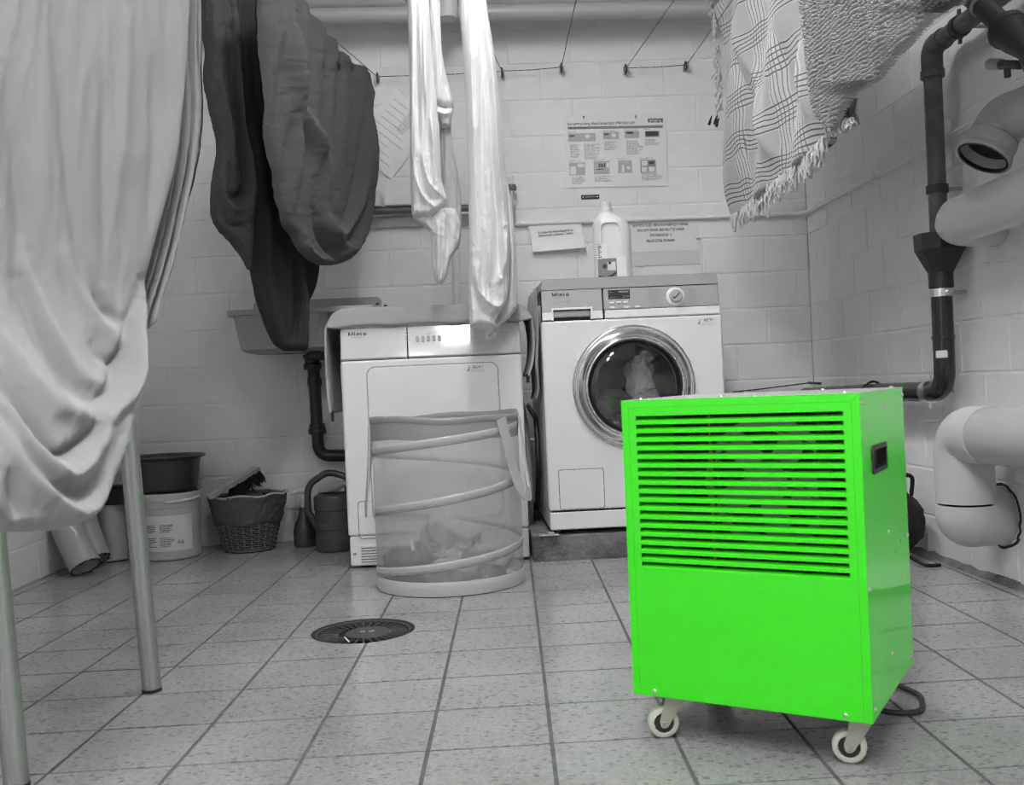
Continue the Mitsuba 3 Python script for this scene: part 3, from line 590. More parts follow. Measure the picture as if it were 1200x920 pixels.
# towel lying over the dryer's lid, hanging down at both sides and a little over the front edge
def towel():
    xs = [(-.566, .515), (-.572, .62), (-.572, .74), (-.566, .80), (-.545, .838), (-.510, .8525)] + [(x, .8535) for x in np.linspace(-.47, .02, 14)] + [(.055, .850), (.090, .832), (.108, .79), (.110, .72), (.102, .66), (.088, .612)]
    xs = np.array(xs); s = np.r_[0, np.cumsum(np.linalg.norm(np.diff(xs, axis=0), axis=1))]; ss = np.linspace(0, s[-1], 120)
    C = np.stack([PchipInterpolator(s, xs[:, 0])(ss), PchipInterpolator(s, xs[:, 1])(ss)], 1)
    t_ = np.gradient(C, axis=0); N = np.stack([-t_[:, 1], t_[:, 0]], 1); N /= np.linalg.norm(N, axis=1, keepdims=True)
    V = []; rows = 30
    for i in range(len(C)):
        on = np.clip((C[i, 1]-.80)/.05, 0, 1)            # on the lid: the front hangs over the edge
        for j in range(rows):
            u = j/(rows-1)
            if j < 7:     # front flap, 0 at the hem
                h = j/6; y = yf+.016-.006*(1-h)+.012*(1-on)*h; z = C[i, 1]-(1-h)*.056*on+.002*np.sin(i*.31+1); nx = 1.
            else:
                y = yf+.018+(u-7/(rows-1))*.44; z = C[i, 1]; nx = 1.
            w = .004*(meshkit.noise(np.array([i*.22, j*.3, 1.]))-.5)
            V.append([C[i, 0]+N[i, 0]*w, y+.003*np.sin(i*.2)*(1-on), z+N[i, 1]*w])
    V = np.array(V).reshape(len(C), rows, 3); a = np.array([*(N[:, 0:1]), ]).ravel()
    th = np.stack([N[:, 0], N[:, 0]*0, N[:, 1]], 1)[:, None, :]*.006*np.ones((1, rows, 1)); th[:, :6, 1] += -.005*np.linspace(1, .3, 6)
    U = V+th; idx = np.arange(V.shape[0]*rows).reshape(-1, rows); o_ = idx.size
    q = lambda a, b, c, d: np.vstack([np.stack([a.ravel(), b.ravel(), c.ravel()], 1), np.stack([a.ravel(), c.ravel(), d.ravel()], 1)])
    a, b, c, d = idx[:-1, :-1], idx[:-1, 1:], idx[1:, 1:], idx[1:, :-1]
    F = [q(a, b, c, d), q(a+o_, d+o_, c+o_, b+o_), q(idx[:-1, 0], idx[1:, 0], idx[1:, 0]+o_, idx[:-1, 0]+o_), q(idx[:-1, -1], idx[:-1, -1]+o_, idx[1:, -1]+o_, idx[1:, -1]), q(idx[0, :-1], idx[0, :-1]+o_, idx[0, 1:]+o_, idx[0, 1:]), q(idx[-1, :-1], idx[-1, 1:], idx[-1, 1:]+o_, idx[-1, :-1]+o_)]
    m = trimesh.Trimesh(np.vstack([V.reshape(-1, 3), U.reshape(-1, 3)]), np.vstack(F), process=False); m.fix_normals(); return m
tw = thing('towel', 'gray terry towel draped over the top of the dryer', 'towel')
part('cloth', towel(), 'm_towel', tw, smooth=True)
part('hem_tag', cbox(-.569, -.562, yf+.02, yf+.05, .488, .522, .002), 'm_black', tw, label='dark hem tag')
part('hem_tag', cbox(.084, .094, yf+.02, yf+.055, .588, .618, .002), 'm_black', tw, label='dark hem tag')
# second dark towel hanging at the washer's left side
def strip_cloth(path, y0, y1, th=.006, ny=16):
    C = np.array(path, float); s = np.r_[0, np.cumsum(np.linalg.norm(np.diff(C, axis=0), axis=1))]; ss = np.linspace(0, s[-1], 50)
    C = np.stack([PchipInterpolator(s, C[:, 0])(ss), PchipInterpolator(s, C[:, 1])(ss)], 1); V = []
    for i in range(50):
        for j in range(ny): V.append([C[i, 0]+.004*np.sin(j*1.1+i*.1), y0+(y1-y0)*j/(ny-1)+.006*np.sin(i*.3), C[i, 1]])
    V = np.array(V); idx = np.arange(50*ny).reshape(50, ny); o_ = len(V); U = V+[th, 0, 0]
    q = lambda a, b, c, d: np.vstack([np.stack([a.ravel(), b.ravel(), c.ravel()], 1), np.stack([a.ravel(), c.ravel(), d.ravel()], 1)])
    a, b, c, d = idx[:-1, :-1], idx[:-1, 1:], idx[1:, 1:], idx[1:, :-1]
    F = [q(a, b, c, d), q(a+o_, d+o_, c+o_, b+o_), q(idx[:-1, 0], idx[1:, 0], idx[1:, 0]+o_, idx[:-1, 0]+o_), q(idx[:-1, -1], idx[:-1, -1]+o_, idx[1:, -1]+o_, idx[1:, -1]), q(idx[-1, :-1], idx[-1, 1:], idx[-1, 1:]+o_, idx[-1, :-1]+o_), q(idx[0, :-1], idx[0, :-1]+o_, idx[0, 1:]+o_, idx[0, 1:])]
    m = trimesh.Trimesh(np.vstack([V, U]), np.vstack(F), process=False); m.fix_normals(); return m
single('cloth', strip_cloth([(.128, .905), (.122, .86), (.122, .75), (.118, .65), (.122, .57), (.112, .53)], yf-.01, yf+.35), 'm_towel', 'gray cloth hanging down the left side of the washing machine', 'cloth', smooth=True)

# detergent bottle on the washing machine
t = thing('detergent_bottle', 'translucent white detergent bottle without a cap standing on the washing machine', 'bottle')
by = 1.93; b0 = at(697, 322, by); b1 = at(741, 321, by); bw = (b1[0]-b0[0]); bx = (b0[0]+b1[0])/2; bz = .9295
def ring(w, d, z, r, n=48):
    p = rrect(w, d, r, 11); c = np.array(p.exterior.coords)[:-1]; th = np.arctan2(c[:, 1], c[:, 0]); ts = np.linspace(-np.pi, np.pi, n, endpoint=False)
    L = [sg.LineString([(0, 0), (1*math.cos(a), 1*math.sin(a))]).intersection(p.exterior) for a in ts]
    return [(q.x if q.geom_type == 'Point' else q.geoms[0].x, q.y if q.geom_type == 'Point' else q.geoms[0].y, z) for q in L]
def loft(rings, n=48):
    V = np.array(rings).reshape(-1, 3); F = []; i = np.arange(n); j = (i+1) % n
    for k in range(len(rings)-1): F += [np.stack([k*n+i, k*n+j, (k+1)*n+j], 1), np.stack([k*n+i, (k+1)*n+j, (k+1)*n+i], 1)]
    c0 = len(V); V = np.vstack([V, [np.mean(rings[0], 0)], [np.mean(rings[-1], 0)]])
    F += [np.stack([i*0+c0, j, i], 1), np.stack([i*0+c0+1, (len(rings)-1)*n+i, (len(rings)-1)*n+j], 1)]
    return trimesh.Trimesh(V, np.vstack(F), process=False)
hb = .265; sh = lambda rg, dx: [(x+dx, y, z) for x, y, z in rg]
R_ = [ring(bw*.94, .085, 0, .03), ring(bw, .09, .008, .03), ring(bw, .09, .155, .03), ring(bw*.99, .09, .180, .035), sh(ring(bw*.96, .088, .200, .04), -.002), sh(ring(bw*.86, .080, .220, .035), -.005), sh(ring(bw*.60, .064, .236, .028), -.012), sh(ring(.052, .05, .244, .024), -.018), sh(ring(.046, .046, .250, .0229), -.018), sh(ring(.046, .046, .262, .0229), -.018), sh(ring(.038, .038, .264, .0188), -.018), sh(ring(.038, .038, .286, .0188), -.018), sh(ring(.032, .032, .287, .0158), -.018)]
bot = manifold(loft(R_))
grip = m3.Manifold.cube([.060, .2, .105], True).translate([-.004, 0, .150])
gp = sg.box(-.028, .098, .022, .2).buffer(0).intersection(sg.Point(-.003, .150).buffer(.062).union(sg.box(-.028, .085, .022, .16)))
gp = rrect(.064, .118, .020); gm = front(ext(gp, .2), -.002, .150, .1)
front_pocket = front(ext(gp, .028), -.006, .150, -.0325)
bot = bot - manifold(front_pocket)
B = lambda m: mv(rot(m, -8, [0, 0, 1]), bx, by, bz)
part('body', B(tri(bot)), 'm_plastic_milk', t, smooth=35)
part('label', B(front(ext(sg.box(-.055, .004, -.020, .135), .0006), 0, 0, -.0452)), 'm_paper', t)
part('label_picture', B(front(cat(ext(sg.box(-.054, .010, .012, .082).difference(sg.box(-.02, .04, .008, .07)), .0009)), 0, 0, -.0452)), 'm_print_mid', t)
part('label_print', B(front(cat(ext(sg.LineString([(-.05, .02), (-.03, .014), (-.005, .022), (.008, .03)]).buffer(.004), .0012), ext(sg.Point(-.03, .055).buffer(.008), .0012), ext(sg.Point(-.012, .066).buffer(.005), .0012), *[ext(sg.box(-.052, .086+.0056*k, -.038-(k % 3)*.003, .0888+.0056*k), .0009) for k in range(9)]), 0, 0, -.0452)), 'm_print', t)
part('label', B(front(ext(sg.box(.012, .004, .046, .085), .0006), 0, 0, -.0452)), 'm_paper', t)

# ------------------------------------------------------------------ laundry hamper
t = thing('laundry_hamper', 'pop-up mesh laundry hamper with silvery spiral bands in front of the dryer', 'hamper')
hc = np.array([-.186, 1.392]); hr = .217; zt0 = .497
def hp(th, z, r=hr):
    sq = 1+.012*np.sin(2*th+.6); return np.stack([hc[0]+r*sq*np.cos(th), hc[1]+r*sq*np.sin(th), z+0*th], -1)
def band(th, zc, w, thick=.003, r=hr, top=None):
    th = np.asarray(th); n = len(th); V = []
    for rr_, s in ((r+thick, 1), (r-.001, -1)):
        for q in (0, 1): V.append(hp(th, zc+(q-.5)*w, rr_))
    V.insert(1, hp(th, zc+w*.1, r+thick*1.25))        # slightly rounded outer face
    V = [V[0], V[1], V[2], V[4], V[3]]
    A_ = np.array(V); F = []; m_ = 5
    for k in range(m_):
        k2 = (k+1) % m_; i = np.arange(n-1); F += [np.stack([k*n+i, k*n+i+1, k2*n+i+1], 1), np.stack([k*n+i, k2*n+i+1, k2*n+i], 1)]
    mm = trimesh.Trimesh(A_.reshape(-1, 3), np.vstack(F), process=False); mm.fix_normals(); return mm
ths = np.linspace(0, 2*np.pi, 97); ztop = zt0+.004*np.sin(ths*2+.4)+.003*np.sin(ths*5)
V = np.vstack([hp(ths, .006), hp(ths, .12), hp(ths, .25), hp(ths, .38), hp(ths, ztop)]); F = []; n = 97
for k in range(4): i = np.arange(96); F += [np.stack([k*n+i, k*n+i+1, (k+1)*n+i+1], 1), np.stack([k*n+i, (k+1)*n+i+1, (k+1)*n+i], 1)]
part('mesh_wall', trimesh.Trimesh(V, np.vstack(F), process=False), 'm_mesh', t, smooth=True, label='see-through mesh wall')
part('base', lathe([(0, .002), (hr, .002), (hr, .008), (0, .008)], 48, (0, 0, 1), (*hc, 0)), 'm_nylon', t)
part('foot_band', band(ths, .022+0*ths, .040), 'm_nylon', t, smooth=True)
part('rim_band', band(ths, ztop-.003, .018, .003), 'm_nylon_dark', t, smooth=True)
part('lining_band', band(ths[(ths > np.pi*1.0) & (ths < np.pi*1.97)], ztop[(ths > np.pi*1.0) & (ths < np.pi*1.97)]-.036, .050, .001), 'm_nylon_dark', t, smooth=True)
# spiral: left (180 deg) at z=.055, rising along the front to the right and on round the back
turn = lambda z0, a0, a1: (np.linspace(a0, a1, 130), )
pitch = .171
a = np.linspace(np.pi, np.pi+2*np.pi*2.5, 300)
zsp = np.interp(a, [np.pi, 2*np.pi, 3*np.pi, 4*np.pi, 5*np.pi, 6*np.pi], [.050, .125, .222, .318, .400, .470])
part('spiral_band', band(a, zsp+.003, .017, .002), 'm_nylon', t, smooth=True)
part('spiral_edge', band(a, zsp-.0095, .008, .0012), 'm_nylon_dark', t, smooth=True)
def strap(pts, w, th=.004):
    P = np.array(pts, float); s = np.linspace(0, 1, len(P)); ss = np.linspace(0, 1, 40); P = np.stack([PchipInterpolator(s, P[:, k])(ss) for k in range(3)], 1)
    tn = np.gradient(P, axis=0); tn /= np.linalg.norm(tn, axis=1, keepdims=True); rad = P-np.array([*hc, 0])*[1, 1, 0]; rad[:, 2] = 0; rad /= np.linalg.norm(rad, axis=1, keepdims=True)
    sd = np.cross(tn, rad); sd /= np.linalg.norm(sd, axis=1, keepdims=True); up_ = np.cross(sd, tn)
    V = np.stack([P+sd*w/2+up_*th/2, P-sd*w/2+up_*th/2, P-sd*w/2-up_*th/2, P+sd*w/2-up_*th/2], 1); n = 40; F = []
    for k in range(n-1):
        for q in range(4): q2 = (q+1) % 4; F += [[k*4+q, k*4+q2, k*4+4+q2], [k*4+q, k*4+4+q2, k*4+4+q]]
    F += [[0, 1, 2], [0, 2, 3], [156, 158, 157], [156, 159, 158]]
    mm = trimesh.Trimesh(V.reshape(-1, 3), F, process=False); mm.fix_normals(); return mm
hpt = lambda deg, z, r: hp(np.array(math.radians(deg)), np.array(z), r)
part('strap', strap([hpt(318, .488, hr+.006), hpt(322, .42, hr+.012), hpt(326, .33, hr+.022), hpt(334, .268, hr+.034), hpt(344, .262, hr+.036), hpt(350, .32, hr+.024), hpt(352, .42, hr+.012), hpt(352, .488, hr+.006)], .040), 'm_nylon', t, smooth=30)
part('strap', strap([hpt(170, .485, hr+.006), hpt(172, .40, hr+.012), hpt(176, .29, hr+.022), hpt(182, .236, hr+.026), hpt(190, .232, hr+.026), hpt(192, .30, hr+.018), hpt(190, .40, hr+.010), hpt(188, .485, hr+.006)], .040), 'm_nylon', t, smooth=30)
for k, (dx, dy, z, r, sq, mt, lab) in enumerate([(-.125, -.06, .068, .072, (1, .9, .85), 'm_garment_dark', 'dark crumpled garment at the left in the hamper'), (-.01, -.02, .105, .088, (1.1, 1, 1.05), 'm_garment', 'pale crumpled garment heaped in the middle of the hamper'), (.11, -.03, .070, .078, (.9, 1, .85), 'm_garment', 'pale crumpled garment at the right in the hamper'), (.02, -.115, .050, .062, (1.5, .8, .65), 'm_garment', 'pale cloth along the front at the bottom of the hamper'), (.0, .10, .062, .078, (1.4, .9, .7), 'm_towel', 'gray cloth at the back of the hamper')]):
    single('laundry', mv(blob(r, 40+k, sq, .5, 1.9, 4), hc[0]+dx, hc[1]+dy, z), mt, lab, 'laundry', smooth=True)
single('paper_tag', rot(cbox(-.006, .006, -.001, .001, -.016, .016, .0005), 20, [0, 1, 0]).apply_translation([hc[0]-.105, hc[1]-.13, .148]) if False else mv(rot(cbox(-.006, .006, -.001, .001, -.016, .016, .0005), -20, [0, 1, 0]), hc[0]-.105, hc[1]-.128, .135), 'm_paper', 'small white label sticking out of the dark garment in the hamper', 'label')

# ------------------------------------------------------------------ floor drain
t = thing('floor_drain', 'round dark floor drain set into the tiles in front of the hamper', 'drain')
D0 = (*DRAIN, 0)
part('pit', lathe([(DR-.002, -.001), (DR-.004, -.004), (DR-.012, -.012), (DR-.03, -.020), (.001, -.020)], 56, (0, 0, 1), D0), 'm_concrete_dark', t, smooth=30)
part('rim', lathe([(DR-.016, -.013), (DR-.015, -.004), (DR-.010, -.003), (DR-.008, -.013)], 56, (0, 0, 1), D0), 'm_iron', t, smooth=40)
part('cover', lathe([(.001, -.004), (.052, -.0035), (.056, -.006), (.056, -.013)], 40, (0, 0, 1), (DRAIN[0]+.012, DRAIN[1], 0)), 'm_iron', t, smooth=40)
for k in range(30):
    a = k*2*math.pi/30; c, s = math.cos(a), math.sin(a)
    part('rib', rot(mv(cbox(.060, .108, -.0022, .0022, -.013, -.005, .001), *DRAIN), math.degrees(a), [0, 0, 1], (*DRAIN, 0)), 'm_iron', t)
for dx in (-.016, .006): part('lift_slot', mv(ext(rrect(.013, .012, .004).difference(rrect(.007, .006, .002)), .0012), DRAIN[0]+.014+dx, DRAIN[1], -.0036), 'm_zinc', t)
single('straw', tube([(DRAIN[0]-.04, DRAIN[1]-.045, -.003), (DRAIN[0]-.03, DRAIN[1]-.08, -.001), (DRAIN[0]-.022, DRAIN[1]-.105, .0)], .0018, 6), 'm_paper', 'thin white straw lying across the floor drain', 'straw')

# ------------------------------------------------------------------ sink and its drain
t = thing('sink', 'gray plastic utility sink on the back wall, partly hidden by the dark sheet', 'sink')
sx0, sx1, sy0, sy1 = -.955, -.425, 1.985, YB-.006; scx, scy = (sx0+sx1)/2, (sy0+sy1)/2; sw, sd = sx1-sx0, sy1-sy0
def sring(w, d, z, r, dy=0): return [(x+scx, y+scy+dy, z_) for x, y, z_ in ring(w, d, z, r)]
def lring(w, d, z, r): return [(x-.770, y+scy, z_) for x, y, z_ in ring(w, d, z, r)]
bowl = loft([lring(.29, sd-.10, .742, .05), lring(.32, sd-.07, .752, .05), lring(.352, sd-.02, .866, .045), lring(.354, sd-.02, .8715, .045), sring(sw+.02, sd, .873, .05), sring(sw+.024, sd+.004, .885, .05), sring(sw+.018, sd, .892, .05), sring(sw-.05, sd-.06, .892, .04), lring(.33, sd-.07, .868, .04), lring(.29, sd-.11, .775, .04)])
part('bowl', bowl, 'm_sink', t, smooth=35)
bs = sg.box(-.25, 0, .25, .03).union(rrect(.50, .09, .02).buffer(0)); part('backsplash', front(ext(rrect(sw-.03, .10, .018), .018), scx, .905, YB-.002), 'm_sink', t, smooth=30)
part('bracket', cbox(-.70, -.655, 2.16, YB-.002, .715, .742, .002), 'm_black', t)
for x, z in ((-.925, .905), (-.455, .925), (-.425, .918), (-.425, .898)): part('screw_cap', lathe([(0, .006), (.006, .005), (.007, 0)], 10, (0, -1, 0), (x, YB-.02 if x < -.43 and x > -.9 else YB-.003, z)), 'm_black', t)
single('soap_dispenser', lathe([(0, 0), (.016, 0), (.018, .004), (.018, .018), (.014, .026), (0, .028)], 18, (0, 0, 1), (-.505, 2.33, .892)), 'm_black', 'small black stopper lying on the right rim of the sink', 'stopper', smooth=40)
t = thing('sink_drain_pipe', 'black drain pipe running down from the sink and across behind the dryer', 'pipe')
dxp, dyp = -.706, 2.30
part('pipe', tube(bend([(dxp, dyp-.03, .735), (dxp, dyp, .66), (dxp, dyp+.025, .34), (-.45, dyp+.03, .33)], .05, 10), .0235, 18), 'm_black', t, smooth=40)
part('nut', lathe([(.020, 0), (.034, .002), (.036, .02), (.030, .026), (.030, .04), (.035, .043), (.035, .06), (.02, .062)], 20, (0, 0, 1), (dxp, dyp-.025, .675)), 'm_black', t, smooth=30)
part('nut', lathe([(.020, 0), (.028, .001), (.028, .03), (.02, .031)], 20, (0, 0, 1), (dxp, dyp+.005, .615)), 'm_black', t, smooth=30)
part('coupling', lathe([(.02, 0), (.033, .001), (.035, .006), (.035, .022), (.031, .026), (.031, .04), (.02, .042)], 20, (0, 0, 1), (dxp, dyp+.021, .425)), 'm_black', t, smooth=30)
part('pipe_clamp', cat(lathe([(.024, 0), (.029, .001), (.029, .014), (.024, .015)], 20, (1, 0, 0), (-.548, dyp+.03, .331)), tube([(-.541, dyp+.03, .30), (-.541, dyp+.03, .27)], .005, 8)), 'm_screw', t, smooth=30)

# ------------------------------------------------------------------ things on the floor along the back wall
t = thing('bucket', 'pale plastic paint bucket with a printed label under the dark wash tub', 'bucket')
bc = (-1.243, 2.165, 0)
part('body', lathe([(0, .003), (.104, .003), (.107, .008), (.113, .19), (.116, .192), (.117, .215), (.119, .217), (.121, .240), (.119, .244), (.112, .244), (.108, .01), (0, .012)], 48, (0, 0, 1), bc), 'm_plastic_white', t, smooth=35)
def wrap(r0, r1, z0, z1, a0, a1, o, n=20, th=.0012):
    a = np.radians(np.linspace(a0, a1, n)); V = []
    for z, r in ((z0, r0), (z1, r1)):
        for k in (0, th): V.append(np.stack([o[0]+(r+k)*np.cos(a), o[1]+(r+k)*np.sin(a), o[2]+z+0*a], 1))
    V = np.vstack([V[0], V[1], V[3], V[2]]); F = []
    for q in range(4): q2 = (q+1) % 4; i = np.arange(n-1); F += [np.stack([q*n+i, q*n+i+1, q2*n+i+1], 1), np.stack([q*n+i, q2*n+i+1, q2*n+i], 1)]
    m = trimesh.Trimesh(V, np.vstack(F), process=False); m.fix_normals(); return m
part('label', wrap(.1078, .1118, .036, .165, 215, 330, bc), 'm_paper', t)
rr = random.Random(5); pr = []
for a0, a1 in ((232, 262), (268, 296)):
    for z0, z1 in ((.105, .135), (.052, .088)):
        for z in np.arange(z0, z1, .0062):
            e = a0+(a1-a0)*rr.uniform(.6, 1); rr_ = .1078+.004*(z-.036)/.129; pr.append(wrap(rr_+.0012, rr_+.0013, z, z+.0032, a0, e, bc, 6, .0005))
part('label_print', cat(*pr), 'm_print_mid', t)
part('bar_code', cat(*[wrap(.1092, .1096, .060, .082, 300+k*1.6, 300.9+k*1.6, bc, 3, .0006) for k in range(8)]), 'm_print', t)
th = np.linspace(math.radians(190), math.radians(350), 40)
part('handle', tube(np.stack([bc[0]+.123*np.cos(th), bc[1]+.123*np.sin(th), .226-.012*np.abs(np.sin(th))+.0*th], 1)[22:], .0045, 8), 'm_paper', t, smooth=True)
single('wash_tub', lathe([(0, .003), (.118, .003), (.125, .012), (.138, .118), (.155, .124), (.158, .130), (.150, .133), (.135, .126), (.120, .016), (0, .01)], 48, (0, 0, 1), (-1.268, 2.19, .245)), 'm_plastic_dark', 'dark gray round wash tub standing on the paint bucket', 'tub', smooth=35)
single('tray', loft([[(x-1.455, y+2.17, z+.21) for x, y, z in ring(.17, .16, 0, .02)], [(x-1.455, y+2.17, z+.21) for x, y, z in ring(.19, .18, .055, .02)], [(x-1.455, y+2.17, z+.21) for x, y, z in ring(.20, .19, .06, .02)], [(x-1.455, y+2.17, z+.21) for x, y, z in ring(.18, .17, .055, .02)], [(x-1.455, y+2.17, z+.21) for x, y, z in ring(.16, .15, .006, .02)]]), 'm_black', 'black tray resting on the pipe offcut left of the bucket', 'tray', smooth=30)
def offcut(path, r, label, seed):
    t = thing('pipe_offcut', label, 'pipe', None)
    P = bend(path, .12, 12); m = tube(P, r, 28, cap=False); mi_ = tube(P, r-.006, 28, cap=False); mi_.invert()
    v = np.array(m.vertices); low = v[:, 2] < .02; v[low, 2] = np.maximum(v[low, 2], .002); m.vertices = v
    v = np.array(mi_.vertices); v[:, 2] = np.maximum(v[:, 2], .002); mi_.vertices = v
    part('shell', cat(m, mi_), 'm_pipe_gray', t, smooth=40)
    e = P[-1]; d = P[-1]-P[-2]; d /= np.linalg.norm(d); a = np.cross(d, [0, 1, 0]); a /= np.linalg.norm(a); b = np.cross(d, a)
    ang = np.linspace(0, 2*np.pi, 40)[:-1]; q = e+np.outer(np.cos(ang), a)*r*.96+np.outer(np.sin(ang), b)*r*.96+np.outer(meshkit.noise(np.stack([ang*6, ang*0+seed, ang*0], 1))*.012-.004, d); q[:, 2] = np.maximum(q[:, 2], .004)
    part('torn_rim', tube(q, .0020, 6, closed=True), 'm_concrete_dark', t)
offcut([(-1.525, 1.90, .52), (-1.515, 1.90, .16), (-1.435, 1.845, .030)], .052, 'bent gray pipe offcut nearest the left wall', 1)
offcut([(-1.518, 2.05, .46), (-1.512, 2.045, .15), (-1.455, 2.00, .030)], .048, 'bent gray pipe offcut in the middle of the three beside the left wall', 2)
offcut([(-1.452, 2.15, .208), (-1.448, 2.148, .10), (-1.445, 2.145, .004)], .050, 'straight gray pipe offcut under the black tray', 3)

t = thing('wicker_basket', 'dark wicker basket lined with a plastic bag against the back wall', 'basket')
kc = np.array([-.968, 2.235]); kz = .205
rad = lambda z: .088+.047*(z/kz)**.9
ovl = lambda a, r, z: np.array([kc[0]+r*np.cos(a), kc[1]+r*.86*np.sin(a), z])
part('base', lathe([(0, .004), (.085, .004), (.085, .012), (0, .012)], 30, (0, 0, 1), (*kc, 0)).apply_transform(np.eye(4)), 'm_wicker', t)
wv = []
for q, z in enumerate(np.arange(.008, .118, .0085)):
    a = np.linspace(0, 2*np.pi, 97)[:-1]; r = rad(z)+.0038*np.cos(12*a+np.pi*(q % 2)); wv.append(tube(np.array([ovl(x, y, z) for x, y in zip(a, r)]), .0038, 6, closed=True))
part('weave', cat(*wv), 'm_wicker', t, smooth=True)
for k in range(24):
    a = k*2*np.pi/24; part('stake', tube(np.array([ovl(a, rad(z)+.001, z) for z in np.linspace(.004, kz, 8)]), .0034, 6), 'm_wicker_light', t)
a = np.linspace(0, 2*np.pi, 65)[:-1]; part('rim', tube(np.array([ovl(x, rad(kz)+.004*np.sin(x*9), kz) for x in a]), .0085, 8, closed=True), 'm_wicker', t, smooth=True)
a = np.linspace(0, 2*np.pi, 141); zz = np.linspace(.105, kz+.008, 16); V = []
for z in zz:
    for x in a[:-1]: V.append(ovl(x, rad(z)+.011+.022*(np.abs(meshkit.fbm(np.array([np.cos(x)*11, np.sin(x)*11, z*45]), 3, 4)-.5)-.1)-.006*((z-.105) < .006), z+.006*np.sin(x*5)*(z < .12)))
V = np.array(V); n = 140; F = []
for k in range(15): i = np.arange(n); j = (i+1) % n; F += [np.stack([k*n+i, k*n+j, (k+1)*n+j], 1), np.stack([k*n+i, (k+1)*n+j, (k+1)*n+i], 1)]
m = trimesh.Trimesh(V, np.vstack(F), process=False)
part('plastic_liner', m, 'm_liner', t, smooth=True, label='crinkled plastic bag turned over the rim')
part('liner_fold', tube(np.array([ovl(x, rad(kz)+.010+.004*np.sin(x*11), kz+.009+.004*np.sin(x*7)) for x in a[:-1:2]]), .0045, 7, closed=True), 'm_paper_gray', t, smooth=True)
single('plastic_waste', mv(blob(.085, 71, (1.1, .9, .7), .5, 2.2, 3), kc[0], kc[1], .165), 'm_liner', 'crumpled plastic filling the wicker basket under the brush', 'waste', smooth=True)
t = thing('hand_brush', 'hand brush with black bristles lying on top of the wicker basket', 'brush')
h0 = np.array([-1.065, 2.09, .218]); h1 = np.array([-.955, 2.24, .285]); hd = (h1-h0)/np.linalg.norm(h1-h0)
sx = np.cross(hd, [0, 0, 1]); sx /= np.linalg.norm(sx); up_ = np.cross(sx, hd)
def hb(m): return basis(m, hd, sx, up_, h0)
L = np.linalg.norm(h1-h0)
prof = sg.Polygon([(0, -.013), (.07, -.011), (.10, -.020), (L+.04, -.020), (L+.04, .020), (.10, .020), (.07, .011), (0, .013), (-.008, .006), (-.008, -.006)])
part('handle', hb(mv(ext(prof, .016), z=0)), 'm_wood', t)
br = []
for k in range(240):
    u = RNG.uniform(.10, L+.04); w = RNG.uniform(-.02, .02); d = np.array([RNG.normal(0, .008), w*1.1+RNG.normal(0, .006), -.045+RNG.normal(0, .005)])
    p0 = np.array([u, w, .004]); br.append(tube([p0, p0+d*.5, p0+d], .0022, 4))
part('bristles', hb(cat(*br)), 'm_bristle', t, kind='stuff')
t = thing('spray_bottle', 'dark spray bottle with a clear head beside the watering can', 'bottle')
sc = (-.762, 2.262, 0)
part('body', lathe([(0, .002), (.040, .002), (.043, .008), (.043, .06), (.038, .085), (.024, .115), (.018, .14), (.018, .150), (0, .151)], 32, (0, 0, 1), sc), 'm_plastic_mid', t, smooth=35)
part('spray_head', cat(tube([(sc[0], sc[1], .150), (sc[0], sc[1], .200)], [.014, .011], 12), tube(bend([(sc[0]+.03, sc[1], .208), (sc[0], sc[1], .212), (sc[0]-.045, sc[1]-.005, .202)], .01), [.012]*10, 10) if False else tube([(sc[0]+.030, sc[1], .208), (sc[0]-.02, sc[1], .214), (sc[0]-.048, sc[1]-.005, .204)], [.012, .012, .007], 10), tube([(sc[0]-.030, sc[1]-.004, .198), (sc[0]-.036, sc[1]-.006, .165)], [.006, .004], 8)), 'm_clear', t, smooth=30)
t = thing('watering_can', 'dark gray plastic watering can with an arched handle beside the dryer', 'watering can')
wc = np.array([-.628, 2.13]); 
part('body', lathe([(0, .003), (.070, .003), (.073, .010), (.074, .052), (.071, .056), (.071, .080), (.074, .084), (.074, .100), (.071, .104), (.071, .150), (.074, .154), (.074, .195), (.070, .205), (.055, .212), (.055, .205), (.066, .198), (.066, .02), (0, .015)], 44, (0, 0, 1), (*wc, 0)), 'm_plastic_mid', t, smooth=30)
part('handle', tube(bend([(wc[0]-.058, wc[1], .075), (wc[0]-.098, wc[1], .15), (wc[0]-.094, wc[1], .245), (wc[0]-.02, wc[1], .292), (wc[0]+.062, wc[1], .268), (wc[0]+.060, wc[1], .195)], .06, 8), .0125, 12), 'm_plastic_mid', t, smooth=True)
part('spout', tube(bend([(wc[0]+.03, wc[1]+.055, .05), (wc[0]+.04, wc[1]+.13, .20), (wc[0]+.03, wc[1]+.16, .24)], .05), .014, 12), 'm_plastic_mid', t, smooth=True)
single('plastic_bottle', rot(lathe([(0, 0), (.019, 0), (.021, .004), (.021, .075), (.011, .10), (.009, .118), (0, .118)], 20, (0, 0, 1)), 76, [0, 1, 0]).apply_translation([wc[0]-.072, 2.235, .210]), 'm_plastic_milk', 'small pale plastic bottle seen through the handle of the watering can', 'bottle', smooth=40)
single('bottle_stand', cbox(wc[0]-.06, wc[0]+.05, 2.215, 2.255, 0, .185, .004), 'm_plastic_dark', 'dark carton standing behind the watering can', 'carton')

